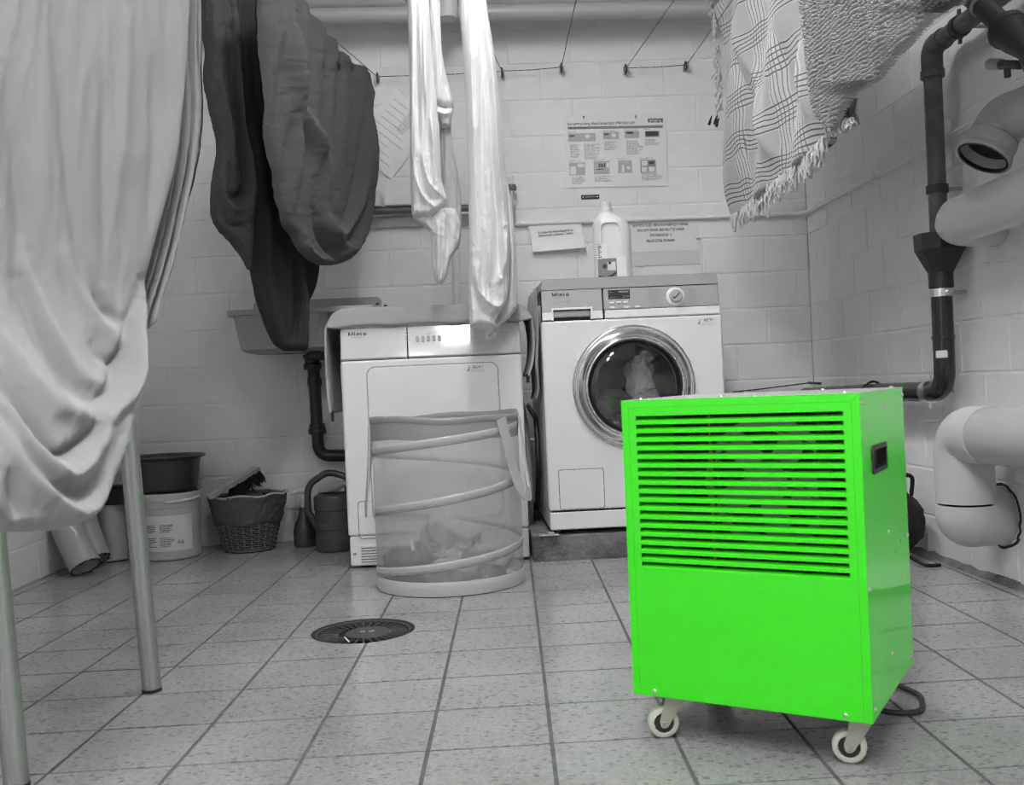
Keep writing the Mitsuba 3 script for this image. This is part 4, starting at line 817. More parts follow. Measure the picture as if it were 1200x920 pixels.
# ------------------------------------------------------------------ table whose steel legs show below the gray sheet
t = thing('table', 'table on round brushed steel legs behind the light gray sheet', 'table')
for k, (bx_, by_) in enumerate(((-.826, -.05), (-.770, .424), (-1.49, -.05), (-1.46, .424))):
    tx = bx_-.032 if bx_ > -1 else bx_+.01
    part('leg', tube([(bx_, by_, .006), (tx, by_, .70)], .0185, 24), 'm_brushed', t, smooth=40)
    part('foot_cap', tube([(bx_, by_, 0), (bx_, by_, .0065)], .0195, 20), 'm_black', t)
part('tabletop', cbox(-1.55, -.80, -.12, .50, .70, .725, .004), 'm_plastic_gray', t)

# ------------------------------------------------------------------ pipes on the right wall
px_ = 1.215
t = thing('steel_pipe', 'dark steel pipe coming along the right wall, turning down into the black funnel', 'pipe')
v0 = atX(1093, 60, px_); v1 = atX(1099, 272, px_); yv = (v0[1]+v1[1])/2; zt_p = 1.468
part('pipe', tube([(px_, yv, .955), (px_, yv, zt_p-.05)], .0245, 20), 'm_steel_dark', t, smooth=40)
part('pipe', tube([(px_, yv-.055, zt_p), (px_+.01, -.6, zt_p+.01)], .0245, 20), 'm_steel_dark', t, smooth=40)
part('elbow', tube(bend([(px_, yv, zt_p-.075), (px_, yv, zt_p), (px_, yv-.075, zt_p)], .055, 12), .029, 20), 'm_steel_dark', t, smooth=40)
part('elbow_collar', tube([(px_, yv, zt_p-.085), (px_, yv, zt_p-.066)], .0325, 20), 'm_steel_dark', t, smooth=30)
def clamp(c, ax, r, parent, m='m_iron', bolt=(0, 0, 1)):
    c = np.asarray(c, float); ax = np.asarray(ax, float)
    part('pipe_clamp', cat(lathe([(r, -.011), (r+.005, -.011), (r+.005, .011), (r, .011), (r, -.011)], 24, ax, c), *[tube([c+s*np.asarray(bolt)*(r+.002), c+s*np.asarray(bolt)*(r+.020)], .0055, 8) for s in (-1, 1)]), m, parent, smooth=30)
    part('wall_stud', tube([c+[r, 0, 0], [XR-.0005, c[1], c[2]]], .0055, 8), 'm_zinc', parent)
cc = atX(1098, 222, px_); clamp((px_, yv, cc[2]), (0, 0, 1), .0245, t, bolt=(0, 1, 0))
cc = atX(1122, 27, px_); clamp((px_, cc[1]-.01, zt_p), (0, 1, 0), .0245, t)
t = thing('funnel', 'black open funnel on the drain pipe under the steel pipe', 'funnel')
fz = .950; oct_ = lambda r, z: [(px_+r*math.cos(a), yv+r*math.sin(a), z) for a in np.radians(np.arange(0, 360, 45)+22.5)]
def loft8(rs): return loft([oct_(r, z) for r, z in rs], 8)
part('hopper', loft8([(.030, fz-.115), (.066, fz-.045), (.068, fz-.0), (.062, fz-.0), (.060, fz-.042), (.026, fz-.105)]), 'm_black', t)
part('neck', tube([(px_, yv, fz-.15), (px_, yv, fz-.108)], .033, 20), 'm_black', t, smooth=40)
t = thing('black_drain_pipe', 'black drain pipe below the funnel, bending toward the back wall', 'pipe')
ze = .512
part('pipe', tube(bend([(px_, yv, fz-.13), (px_, yv, ze), (px_, 1.62, ze-.006), (px_, 2.28, ze-.02)], .07, 14), .0285, 20), 'm_black_gloss', t, smooth=40)
part('sleeve', lathe([(.0285, 0), (.031, .001), (.031, .012), (.0285, .013)], 20, (0, 0, 1), (px_, yv, .655)), 'm_black_gloss', t, smooth=30)
part('label', wrap(.0287, .0287, 0, .020, 200, 262, (px_, yv, .605), 8), 'm_paper', t)
cc = atX(1090, 346, px_); clamp((px_, yv, cc[2]), (0, 0, 1), .0285, t, 'm_screw', bolt=(0, 1, 0)); clamp((px_, yv+.095, ze-.002), (0, 1, 0), .0285, t, 'm_screw')
# wrapped pipe coming out of the wall and along it
t = thing('insulated_pipe', 'thick pipe in pale insulation coming along the right wall below the open gray socket', 'pipe')
iz = .955; iy = .965
P = bend([(XR+.02, iy-.02, iz-.006), (1.160, iy-.03, iz-.004), (1.165, .2, iz+.01), (1.17, -.6, iz+.02)], .085, 16)
m = tube(P, .061, 40); v = np.array(m.vertices); m.vertices = v+m.vertex_normals*((meshkit.fbm(v*16, 3, 2)-.5)*.010)[:, None]
part('wrap', m, 'm_insul', t, smooth=True)
# gray drain with an open socket
t = thing('gray_socket_pipe', 'gray drain pipe with a dark open socket facing the room on the right wall', 'pipe')
sc_ = atX(1152, 184, 1.115); ax = np.array([-.54, -.07, -.836]); ax /= np.linalg.norm(ax)
part('socket', lathe([(.052, -.085), (.052, -.055), (.060, -.045), (.061, -.012), (.065, -.008), (.066, 0), (.064, .003), (.058, .003), (.056, -.004), (.054, -.07), (.0005, -.072)], 40, ax, sc_), 'm_pipe_gray', t, smooth=35)
part('seal_ring', lathe([(.0560, -.006), (.0545, .0035), (.0580, .0045), (.0595, .003)], 40, ax, sc_), 'm_black', t, smooth=35)
part('dark_mouth', lathe([(.0535, -.03), (.0005, -.031)], 32, ax, sc_), 'm_gap', t)
e0 = sc_-ax*.075; 
part('pipe', tube(bend([e0+ax*.02, e0-ax*.03, np.array([1.195, sc_[1]-.14, sc_[2]+.085]), np.array([1.20, .1, sc_[2]+.06]), np.array([1.20, -.6, sc_[2]+.06])], .09, 12), .056, 32), 'm_pipe_gray', t, smooth=40)
# cast valve at the top right corner
t = thing('valve_body', 'dark cast iron strainer valve at the upper right edge', 'valve')
v0 = atX(1187, 28, 1.12); av = np.array([.28, -.45, -.86]); 
va = atX(1156, 12, 1.12); vb = atX(1180, 34, 1.12); vd = (vb-va)/np.linalg.norm(vb-va)
part('cylinder', tube([va-vd*.10, vb], .024, 20), 'm_iron', t, smooth=40)
part('cylinder_band', tube([va-vd*.035, va-vd*.020], .0255, 20), 'm_paper_gray', t, smooth=40)
part('flange', lathe([(0, -.006), (.042, -.006), (.044, .0), (.042, .012), (0, .012)], 32, vd, vb+vd*.004), 'm_iron', t, smooth=35)
part('body', lathe([(.040, .0), (.037, .03), (.028, .08), (.024, .14), (0, .16)], 32, vd, vb+vd*.015), 'm_iron', t, smooth=40)
ve = vb+vd*.12
part('outlet', tube([ve-vd*.03, ve+[.0, -.015, -.045]], .022, 18), 'm_iron', t, smooth=40)
for s in (-.8, .9): part('bolt', tube([vb+vd*-.006+np.cross(vd, [0, 1, 0])*.036*s, vb-vd*.018+np.cross(vd, [0, 1, 0])*.036*s], .006, 8), 'm_zinc', t)
t = thing('drain_tap', 'small dark drain tap with a pale cap below the cast valve', 'tap')
ta = atX(1160, 75, 1.12); tb_ = atX(1190, 76, 1.12); td = (tb_-ta)/np.linalg.norm(tb_-ta); L = np.linalg.norm(tb_-ta)
part('cap', tube([ta, ta+td*L*.45], .0125, 14), 'm_paper_gray', t, smooth=40)
part('body', tube([ta+td*L*.45, tb_+td*.02], .010, 14), 'm_iron', t, smooth=40)
part('nozzle', tube([ta+td*L*.68, ta+td*L*.68-np.array([0, 0, .028])], .0075, 12), 'm_iron', t, smooth=40)
# large low gray pipe
t = thing('low_gray_pipe', 'large gray pipe low on the right wall with an elbow down into the wall', 'pipe')
lx = 1.165; l0 = atX(1130, 505, lx); l1 = atX(1190, 507, lx); ly = atX(1128, 500, lx)[1]; lz = .405; lr = .073; wz2 = .185
part('pipe', tube([(lx, ly-.13, lz), (lx, -.6, lz+.01)], lr-.003, 40), 'm_pipe_gray', t, smooth=40)
part('elbow', tube(bend([(lx, ly-.14, lz), (lx, ly, lz), (lx, ly, lz-.16)], .115, 18), lr, 40), 'm_insul', t, smooth=40)
part('sleeve', tube([(lx, ly, lz-.09), (lx, ly, lz-.178)], lr-.001, 40), 'm_insul', t, smooth=40)
part('joint', tube([(lx, ly, lz-.180), (lx, ly, lz-.172)], lr-.006, 40), 'm_gap', t, smooth=40)
part('elbow', tube(bend([(lx, ly, lz-.184), (lx, ly, wz2), (XR-.002, ly+.045, wz2-.005)], .10, 18), lr+.003, 40), 'm_insul', t, smooth=40)
wr = []
for k in range(36):
    a = k*2*math.pi/36; q = .080+.010*meshkit.noise(np.array([k*.9, 3, 1])); wr.append([XR-.0005, ly+.04+q*math.cos(a), wz2-.005+q*math.sin(a)])
part('wall_joint', tube(np.array(wr), .004, 6, closed=True), 'm_concrete_dark', t)

# small hook in the room corner
single('cable_hook', cat(tube([(XR-.001, 2.30, .535), (XR-.05, 2.30, .540)], .005, 8), tube(bend([(XR-.045, 2.30, .54), (1.20, 2.34, .535), (1.05, 2.372, .522), (.95, 2.375, .516)], .05), .003, 6)), 'm_iron', 'small metal pin with a dark wire in the room corner above the green dehumidifier', 'hook')

# black bag on the floor behind the dehumidifier
t = thing('bag', 'black bag lying on the floor under the low gray pipe', 'bag')
bgc = np.array([1.135, 1.40, .115])
m = blob(.125, 90, (.95, .95, .95), .22, 1.6, 4); v = np.array(m.vertices); v[:, 2] = np.maximum(v[:, 2], -.113); m.vertices = v
part('body', mv(m, *bgc), 'm_bag', t, smooth=True)
part('strap', tube(bend([bgc+[-.02, -.10, .09], bgc+[-.01, -.13, .15], bgc+[.045, -.13, .155], bgc+[.05, -.10, .09]], .03), .006, 8), 'm_bag', t, smooth=True)
part('strap', tube(bend([bgc+[.03, -.12, -.09], bgc+[.05, -.17, -.109], bgc+[.10, -.16, -.110]], .03), .005, 8), 'm_bag', t, smooth=True)
part('lining', mv(rot(blob(.06, 91, (.7, .30, .9), .2, 2, 3), 20, [0, 0, 1]), bgc[0]-.035, bgc[1]-.108, bgc[2]-.02), 'm_garment', t, smooth=True, label='pale lining showing in the opening')
t = thing('cloth_bundle', 'black bundle hung from the black drain pipe behind the dehumidifier', 'bundle')
part('body', mv(blob(.06, 93, (.75, .9, 1.2), .2, 1.5, 3), 1.14, 1.62, .395), 'm_bag', t, smooth=True)
part('loop', tube(bend([(1.14, 1.62, .44), (1.175, 1.62, .52), (1.215, 1.62, .548), (1.253, 1.62, .52), (1.235, 1.62, .46), (1.15, 1.62, .43)], .03), .004, 7), 'm_bag', t, smooth=True)

# ------------------------------------------------------------------ dehumidifier
t = thing('dehumidifier', 'bright green louvred dehumidifier on four casters standing on the tiles', 'dehumidifier')
da = -.58; U = np.array([math.cos(da), math.sin(da), 0]); Vv = np.array([-math.sin(da), math.cos(da), 0]); DO = np.array([.136, 0., 0.])
def D(m): return basis(m, U, Vv, [0, 0, 1], DO)
w, d, zb, zt = .372, .349, .074, .548
def fr(m, y=0.): return front(m, 0, 0, y)
s0, s1, q0, q1 = .0245, .3485, .275, .5225
fp = sg.box(0, zb, w, zt).difference(sg.box(s0, q0, s1, q1))
part('front_panel', D(fr(ext(fp, .0016), .0016)), 'm_green', t)
# folded seam lines of the front frame
b_ = .012
for a, c in (((b_, zb), (b_, zt-b_)), ((w-b_, zb), (w-b_, zt-b_)), ((b_, zt-b_), (w-b_, zt-b_)), ((0, zt), (b_, zt-b_)), ((w, zt), (w-b_, zt-b_))):
    part('fold_line', D(fr(ext(sg.LineString([a, c]).buffer(.00035), .0003), 0)), 'm_green_seam', t)
N = 18; pitch = (q1-q0)/N
for k in range(N):
    z1_ = q1-k*pitch-.0056; z0_ = q1-(k+1)*pitch
    sec = sg.Polygon([(0, z0_), (.0012, z0_), (.0092, z1_-.001), (.0092, z1_), (.0078, z1_), (.0012, z1_-.0035), (0, z1_-.0055)])
    # louvre: front lip at the bottom, top edge bent back into the casing
    sec = sg.Polygon([(0, z0_), (.0014, z0_), (.0022, z1_-.0030), (.0105, z1_-.0006), (.0102, z1_+.0006), (.0006, z1_-.0022), (0, z1_-.0034)])
    part('slat', D(basis(ext(sec, s1-s0), [0, 1, 0], [0, 0, 1], [1, 0, 0], [s0, 0, 0])), 'm_green', t)
part('bottom_lip', D(cbox(0, w, .0002, .012, zb-.001, zb+.0015, .0005)), 'm_green', t)
side = sg.box(0.0005, zb, d, zt)
hole = sg.box(.067, .4285, .175, .4625)
part('side_panel', D(basis(ext(side.difference(hole), .0014), [0, 1, 0], [0, 0, 1], [1, 0, 0], [w-.0014, 0, 0])), 'm_green', t)
part('side_panel', D(basis(ext(side, .0014), [0, 1, 0], [0, 0, 1], [1, 0, 0], [0, 0, 0])), 'm_green', t)
part('back_panel', D(cbox(.001, w-.001, d-.002, d, zb, zt-.001, .0005)), 'm_top_sheet', t)
part('top_panel', D(cbox(.0005, w-.0005, .001, d, zt-.0016, zt+.0004, .0005)), 'm_top_sheet', t)
part('bottom_plate', D(cbox(.002, w-.002, .002, d-.002, zb, zb+.002, .0005)), 'm_zinc', t)
hd_ = part('handle', D(basis(cat(ext(rrect(.112, .042, .005).difference(rrect(.096, .028, .003)), .003)), [0, 1, 0], [0, 0, 1], [1, 0, 0], [w-.0005, .121, .4455])), 'm_black', t, label='black recessed grip')
part('recess', D(cat(box(w-.03, w-.0015, .0725, .0735, .431, .460), box(w-.03, w-.0015, .1685, .1695, .431, .460), box(w-.03, w-.0015, .0735, .1685, .430, .431), box(w-.03, w-.0015, .0735, .1685, .460, .461), box(w-.031, w-.03, .0735, .1685, .431, .460))), 'm_plastic_dark', hd_)
scr = lambda: lathe([(0.0003, .0028), (.0022, .0025), (.0038, .0012), (.0042, 0)], 14)
def screw_at(p, ax): part('screw', D(lathe([(0.0003, .0026), (.0022, .0023), (.0036, .0011), (.0040, 0)], 14, ax, p)), 'm_screw', t, smooth=True)
for s, z in ((.037, .0815), (.334, .0815)): screw_at((s, 0, z), (0, -1, 0))
for y, z in ((.016, .533), (.179, .519), (.341, .535), (.170, .324), (.338, .294), (.012, .264), (.160, .135), (.322, .088), (.018, .089)): screw_at((w, y, z), (1, 0, 0))
for x, y in ((.030, .012), (.165, .012), (.350, .012), (.10, d-.012), (.24, d-.012), (.356, d-.012)): screw_at((x, y, zt+.0004), (0, 0, 1))
for k in range(3): part('rivet', D(lathe([(0.0003, .001), (.003, .0006), (.0032, 0)], 12, (1, 0, 0), (w, .222+.050*k, .285+.008*k))), 'm_green', t, smooth=True)
# inside, seen through the louvres
part('fin_pack', D(cat(*[box(.335, .36, .05+.0045*k, .0512+.0045*k, .29, .53) for k in range(40)])), 'm_fin', t)
part('coil_post', D(cbox(.295, .318, .05, .075, .09, .54, .002)), 'm_black', t)
part('fan_ring', D(lathe([(.095, 0), (.11, 0), (.11, .03), (.095, .03), (.095, 0)], 40, (0, -1, 0), (.185, .20, .40))), 'm_zinc', t, smooth=40)
part('fan_hub', D(lathe([(0, .04), (.035, .04), (.038, .02), (.038, 0)], 24, (0, -1, 0), (.185, .20, .40))), 'm_zinc', t, smooth=40)
for k in range(5): part('fan_blade', D(rot(cbox(.22, .28, .185, .190, .375, .42, .001), 72*k+10, [0, 1, 0], (.185, .2, .40))), 'm_zinc', t)
part('partition', D(box(.003, w-.003, .215, .217, zb+.003, zt-.003)), 'm_black', t)
part('compressor', D(lathe([(0, 0), (.05, 0), (.055, .01), (.055, .12), (.04, .14), (0, .142)], 28, (0, 0, 1), (.10, .13, zb+.004))), 'm_black', t, smooth=40)
part('wire', D(tube(bend([(.135, .03, .10), (.138, .025, .3), (.136, .03, .535)], .05), .0022, 7)), 'm_orange', t, smooth=True)
part('wire', D(tube(bend([(.141, .03, .10), (.143, .028, .3), (.142, .03, .535)], .05), .0022, 7)), 'm_black', t, smooth=True)
part('copper_tube', D(tube(bend([(.22, .06, .50), (.30, .06, .46), (.30, .08, .36), (.25, .08, .42)], .03), .004, 8)), 'm_fork', t, smooth=True)
# casters: mounting plate, fork, wheel
def caster(s, y, head):
    base = DO+U*s+Vv*y; h = np.array([math.cos(head), math.sin(head), 0]); a = np.cross(h, [0, 0, 1.])       # h rolls, a is the axle
    c = part('caster', D(cbox(s-.02, s+.02, y-.016, y+.020, zb-.0045, zb, .001)), 'm_fork', t)
    W = base-h*.020; W = np.array([W[0], W[1], .0252])
    part('wheel', lathe([(.0155, -.0070), (.0168, -.0095), (.0225, -.0090), (.0245, -.0065), (.0252, 0), (.0245, .0065), (.0225, .0090), (.0168, .0095), (.0155, .0070)], 40, a, W), 'm_tire', c, smooth=50)
    part('wheel_disc', lathe([(.0003, -.0086), (.0150, -.0086), (.0160, -.0070), (.0160, .0070), (.0150, .0086), (.0003, .0086)], 32, a, W), 'm_black', c)
    fk = []
    for sgn in (-1, 1):
        o_ = W+a*sgn*.0118; P = sg.Polygon([(-.006, -.004), (-.0075, .004), (.004, .0445), (.034, .0445), (.032, .036), (.0075, -.003), (.004, -.0065), (-.002, -.0075)])
        fk.append(basis(mv(ext(P, .0016), z=-.0008), h, [0, 0, 1], np.cross(h, [0, 0, 1.]), o_))
    top = basis(box(.002, .034, -.0126, .0126, .0425, .0445), h, a*-1 if False else np.cross([0, 0, 1.], h), [0, 0, 1], W); fk.append(top)
    fk.append(tube([base+[0, 0, .068], base+[0, 0, zb-.003]], .011, 16))
    part('fork', cat(*fk), 'm_fork', c)
    part('axle', cat(*[tube([W+a*sgn*.0122, W+a*sgn*.0148], .0035, 10) for sgn in (-1, 1)]), 'm_screw', c)
caster(.056, .036, math.radians(-2)); caster(.349, .040, math.radians(-22))
caster(.05, d-.04, math.radians(20)); caster(w-.10, d-.05, math.radians(70))
single('power_cord', tube(bend([(.50, .12, .035), (.545, .02, .012), (.62, .02, .006), (.66, .11, .006), (.61, .26, .012), (.60, .34, .09)], .07, 12), .0048, 10), 'm_black', 'black power cord looping on the tiles behind the dehumidifier', 'cord', smooth=True)

# ------------------------------------------------------------------ hanging laundry
def sc(rows, ox, oy, s): return [(oy+y/s, ox+a/s, ox+b/s) for y, a, b in rows]
# large light gray sheet at the left, nearest the camera
pl0 = plane((-.60, .02, 1.), (.80, -.60, 0))
pl1 = plane((-.63, .05, 1.), (.80, -.60, 0))
def low_lift(X, Y): q = np.clip((Y-320)/270, 0, 1); return .21*q*q*(3-2*q)
big = [(-430, -400, 236), (-60, -400, 234), (0, -400, 231), (60, -398, 227), (130, -390, 220), (190, -375, 210), (250, -345, 198), (300, -310, 187), (330, -285, 181), (360, -255, 183), (400, -210, 181), (430, -175, 179), (460, -140, 172), (490, -110, 166), (520, -90, 160), (545, -70, 149), (575, -42, 135), (600, -16, 117), (613, 0, 98), (621, 12, 78), (627, 30, 55)]
def f_big(X, Y):
    D_ = .014*pn(X, Y, 75, 420, 1)+.010*pn(X, Y, 26, 190, 2)+.004*pn(X, Y, 11, 60, 3)+.007*crease(X, Y, 34, 230, 5)+.0035*crease(X, Y, 16, 40, 6)*np.clip((Y-250)/150, .15, 1)
    up_ = np.clip((430-Y)/160, 0, 1)
    for pts, w_, a_ in [([(5, 60), (22, 220), (45, 330)], 15, -.016), ([(62, 0), (74, 120), (88, 260), (104, 370)], 9, -.012), ([(118, 60), (122, 200), (126, 330)], 6, -.006), ([(150, 0), (146, 120), (136, 260)], 8, .006), ([(178, 60), (180, 160), (172, 290)], 6, -.007),
                        ([(222, -40), (212, 130), (188, 260), (168, 345)], 12, .016),
                        ([(78, 300), (92, 344), (118, 385), (140, 398)], 9, .020), ([(110, 340), (128, 366), (148, 378)], 7, -.022), ([(105, 395), (122, 420), (140, 426)], 7, -.018),
                        ([(30, 290), (41, 348), (63, 403), (96, 444), (130, 450)], 10, .024), ([(20, 330), (45, 400), (80, 452), (112, 470)], 9, -.020),
                        ([(-10, 320), (22, 392), (41, 437), (70, 477), (95, 483)], 10, .016),
                        ([(-40, 350), (0, 403), (30, 448), (63, 480), (108, 488)], 13, .034), ([(-20, 430), (8, 462), (36, 500), (70, 533), (98, 514), (110, 492)], 8, -.034),
                        ([(-20, 450), (7, 476), (41, 524), (74, 556), (107, 530), (122, 494)], 10, .028), ([(-10, 480), (12, 505), (44, 550), (82, 580), (116, 560), (140, 512)], 9, -.020),
                        ([(-30, 480), (0, 510), (37, 562), (85, 600), (128, 586), (158, 520)], 14, .030), ([(12, 545), (16, 580), (24, 610)], 8, -.016), ([(60, 520), (62, 545), (56, 575)], 6, .008),
                        ([(168, 348), (156, 404), (146, 455), (112, 490)], 11, .040), ([(166, 330), (146, 398), (133, 440), (106, 476)], 7, -.030), ([(181, 390), (175, 440), (150, 500)], 8, .016), ([(166, 372), (162, 420), (152, 470)], 4, -.012)]:
        D_ = D_+.55*ridge(X, Y, pts, w_, a_)+.6*sharp(X, Y, pts, w_, a_)
    return D_
t = thing('hanging_sheet', 'large light gray bedsheet hanging in folds at the left edge', 'sheet')
part('cloth', cloth(big, pl0, f_big, .004, 2.6, .05, 26, lift=low_lift), 'm_sheet', t, smooth=True)
side_ = [(-430, 150, 241), (-60, 150, 241), (0, 150, 238), (70, 150, 238), (130, 150, 240), (165, 150, 238), (200, 150, 233), (240, 145, 224), (280, 140, 215), (320, 135, 204), (355, 130, 192), (385, 130, 184)]
def f_side(X, Y):
    edge = np.interp(Y, [r[0] for r in side_], [r[2] for r in side_]); return .013*np.sin((edge-X)*.62+Y*.006)+.004*pn(X, Y, 9, 80, 4)
part('back_layer', cloth(side_, pl1, f_side, .004, 2.0, .03, 10), 'm_sheet', t, smooth=True)
part('thread', tube([at(82, 617, -.12), at(88, 622, -.12), at(90, 628, -.12)], .0012, 5), 'm_paper', t)

# dark bed linen on the line beside the white cloths
dn = (.80, -.60, 0); pd = plane((-.47, 2.0, 1.), (.962, -.275, 0)); pdl = plane((-.60, 1.62, 1.), (.45, -.89, 0)); pdb = plane((-.59, 1.70, 1.), (.45, -.89, 0))
S = 2.19
right_ = sc([(-40, 172, 250), (0, 180, 285), (85, 183, 345), (160, 184, 415), (186, 185, 458), (230, 187, 460), (300, 190, 453), (380, 202, 456), (450, 213, 454), (520, 226, 449), (575, 240, 441), (605, 262, 434), (640, 276, 422), (665, 300, 402), (682, 345, 365)], 230, 0, S)
def f_r(X, Y):
    x, y = (X-230)*S, Y*S; fade = np.clip((560-y)/260, 0, 1)
    D_ = .010*np.sin(x*.16+y*.012)*fade+.018*pn(X, Y, 9, 120, 7)*fade+.008*pn(X, Y, 14, 16, 8)+.010*crease(X, Y, 7, 90, 14)*fade+.006*crease(X, Y, 12, 14, 15)
    for pts, w_, a_ in [([(215, 0), (235, 120), (260, 280), (315, 430), (322, 520)], 16, .055), ([(245, 60), (258, 200), (262, 320), (280, 420)], 9, -.05), ([(200, 60), (225, 150), (240, 250), (250, 400), (235, 540)], 14, .03), ([(320, 520), (345, 610), (400, 640)], 12, .03), ([(300, 540), (325, 620), (370, 670)], 8, -.03),
                        ([(455, 240), (430, 420), (400, 540), (360, 600), (325, 560)], 12, .04), ([(435, 260), (420, 400), (395, 530), (365, 585)], 8, -.045), ([(448, 330), (440, 480), (410, 620), (350, 660)], 12, .03), ([(275, 590), (285, 640), (330, 672)], 8, .02)]:
        D_ = D_+.55*ridge(x, y, pts, w_, a_)+.6*sharp(x, y, pts, w_, a_)
    return D_
t = thing('dark_sheet', 'dark gray bed cover with pleats hanging over the line beside the tilted paper', 'sheet')
part('cloth', cloth(right_, pd, f_r, .005, 1.5, .03, 8), 'm_dark_cloth', t, smooth=True)
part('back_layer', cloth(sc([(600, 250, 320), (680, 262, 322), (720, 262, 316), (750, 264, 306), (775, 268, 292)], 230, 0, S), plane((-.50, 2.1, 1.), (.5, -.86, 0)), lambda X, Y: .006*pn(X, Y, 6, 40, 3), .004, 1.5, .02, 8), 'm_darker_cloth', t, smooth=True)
left_ = sc([(-260, 22, 112), (-40, 22, 112), (0, 20, 112), (60, 20, 120), (120, 30, 124), (180, 26, 126), (270, 40, 130), (370, 61, 142), (430, 52, 156), (480, 45, 163), (530, 46, 162), (565, 54, 158), (620, 98, 155), (660, 128, 152), (690, 142, 150)], 230, 0, S)
def f_l(X, Y):
    x, y = (X-230)*S, Y*S; D_ = .012*pn(X, Y, 7, 60, 11)+.010*pn(X, Y, 9, 12, 12)+.010*crease(X, Y, 9, 40, 16)+.005*crease(X, Y, 8, 10, 17)
    for pts, w_, a_ in [([(52, 60), (60, 200), (80, 300), (100, 400)], 14, .03), ([(85, 0), (95, 200), (112, 330), (130, 450)], 9, -.035), ([(115, 100), (122, 300), (150, 450), (140, 560)], 9, .03), ([(112, 380), (128, 460), (110, 500), (75, 510)], 9, -.04), ([(70, 420), (65, 480), (95, 540), (140, 520)], 11, .03), ([(60, 545), (100, 580), (145, 560)], 8, -.02)]:
        D_ = D_+.55*ridge(x, y, pts, w_, a_)+.6*sharp(x, y, pts, w_, a_)
    return D_
t = thing('dark_sheet', 'blackish bed cover bunched left of the pleated one, hanging down over the sink', 'sheet')
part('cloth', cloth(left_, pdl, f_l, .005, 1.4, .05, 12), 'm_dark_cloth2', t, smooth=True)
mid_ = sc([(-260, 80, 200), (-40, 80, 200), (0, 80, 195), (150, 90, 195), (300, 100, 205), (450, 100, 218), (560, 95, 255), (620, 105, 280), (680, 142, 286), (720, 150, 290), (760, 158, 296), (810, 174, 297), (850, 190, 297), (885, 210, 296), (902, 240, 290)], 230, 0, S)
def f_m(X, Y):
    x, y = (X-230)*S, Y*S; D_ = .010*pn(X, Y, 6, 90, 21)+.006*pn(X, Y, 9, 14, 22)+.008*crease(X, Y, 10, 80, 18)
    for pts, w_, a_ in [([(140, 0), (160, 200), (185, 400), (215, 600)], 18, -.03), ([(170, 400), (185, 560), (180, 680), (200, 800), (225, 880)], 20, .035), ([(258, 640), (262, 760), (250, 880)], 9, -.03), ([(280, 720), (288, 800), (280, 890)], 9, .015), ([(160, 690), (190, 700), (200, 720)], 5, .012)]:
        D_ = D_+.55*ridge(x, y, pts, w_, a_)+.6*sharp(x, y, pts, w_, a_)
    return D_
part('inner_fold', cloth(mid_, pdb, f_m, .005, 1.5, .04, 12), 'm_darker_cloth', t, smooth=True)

# two white cloths
S8 = 2.36; w1 = plane((0, 1.60, 0), (0, -1, 0)); w1b = plane((0, 1.66, 0), (0, -1, 0)); w1c = plane((0, 1.63, 0), (0, -1, 0)); w1g = plane((0, 1.70, 0), (0, -1, 0)); w2 = plane((0, 1.50, 0), (0, -1, 0)); w2b = plane((0, 1.58, 0), (0, -1, 0))
t = thing('white_cloth', 'shorter white cloth with a gray reverse hanging right of the tilted paper', 'cloth')
def fw(folds, seed):
    def f(X, Y):
        x, y = (X-470)*S8, Y*S8; D_ = .014*pn(X, Y, 9, 160, seed)+.006*pn(X, Y, 5, 26, seed+1)+.011*crease(X, Y, 7, 110, seed+2)+.006*crease(X, Y, 7, 16, seed+3)*np.clip((y-300)/250, .25, 1)
        for pts, w_, a_ in folds: D_ = D_+.55*ridge(x, y, pts, w_, a_)+.6*sharp(x, y, pts, w_, a_)
        return D_
    return f
part('front_fall', cloth(sc([(-40, 14, 74), (0, 15, 76), (150, 20, 86), (300, 22, 100), (400, 22, 108), (480, 23, 110), (525, 24, 120), (546, 25, 126), (566, 26, 114), (585, 28, 92), (600, 32, 58)], 470, 0, S8), w1,
                         fw([([(40, 0), (42, 200), (50, 400)], 7, -.02), ([(62, 0), (66, 200), (88, 400), (96, 520)], 9, .02), ([(78, 60), (82, 240), (70, 420)], 6, -.016), ([(50, 440), (60, 500), (90, 550), (120, 548)], 8, -.02), ([(45, 480), (60, 540), (100, 575)], 8, .02), ([(60, 420), (75, 500), (110, 535)], 6, .015)], 31), .005, 1.2, .045, 9, .05), 'm_white_cloth', t, smooth=True)
part('back_fall', cloth(sc([(-40, 76, 106), (0, 76, 107), (120, 80, 111), (200, 84, 124), (260, 87, 139), (285, 90, 146), (310, 96, 142), (330, 104, 139), (348, 110, 134)], 470, 0, S8), w1b,
                        fw([([(92, 0), (98, 140), (105, 270)], 6, .015), ([(90, 284), (115, 290), (145, 296)], 6, -.035), ([(95, 305), (120, 318), (140, 310)], 6, .02)], 33), .005, 1.2, .03, 7, .03), 'm_white_cloth', t, smooth=True)
part('gray_reverse', cloth(sc([(310, 100, 138), (345, 106, 138), (400, 107, 143), (480, 108, 158), (540, 100, 166), (600, 95, 167), (650, 100, 165), (690, 110, 156)], 470, 0, S8), w1g, fw([], 35), .004, 1.3, .02, 7), 'm_white_shade', t, smooth=True, label='gray reverse side of the cloth')
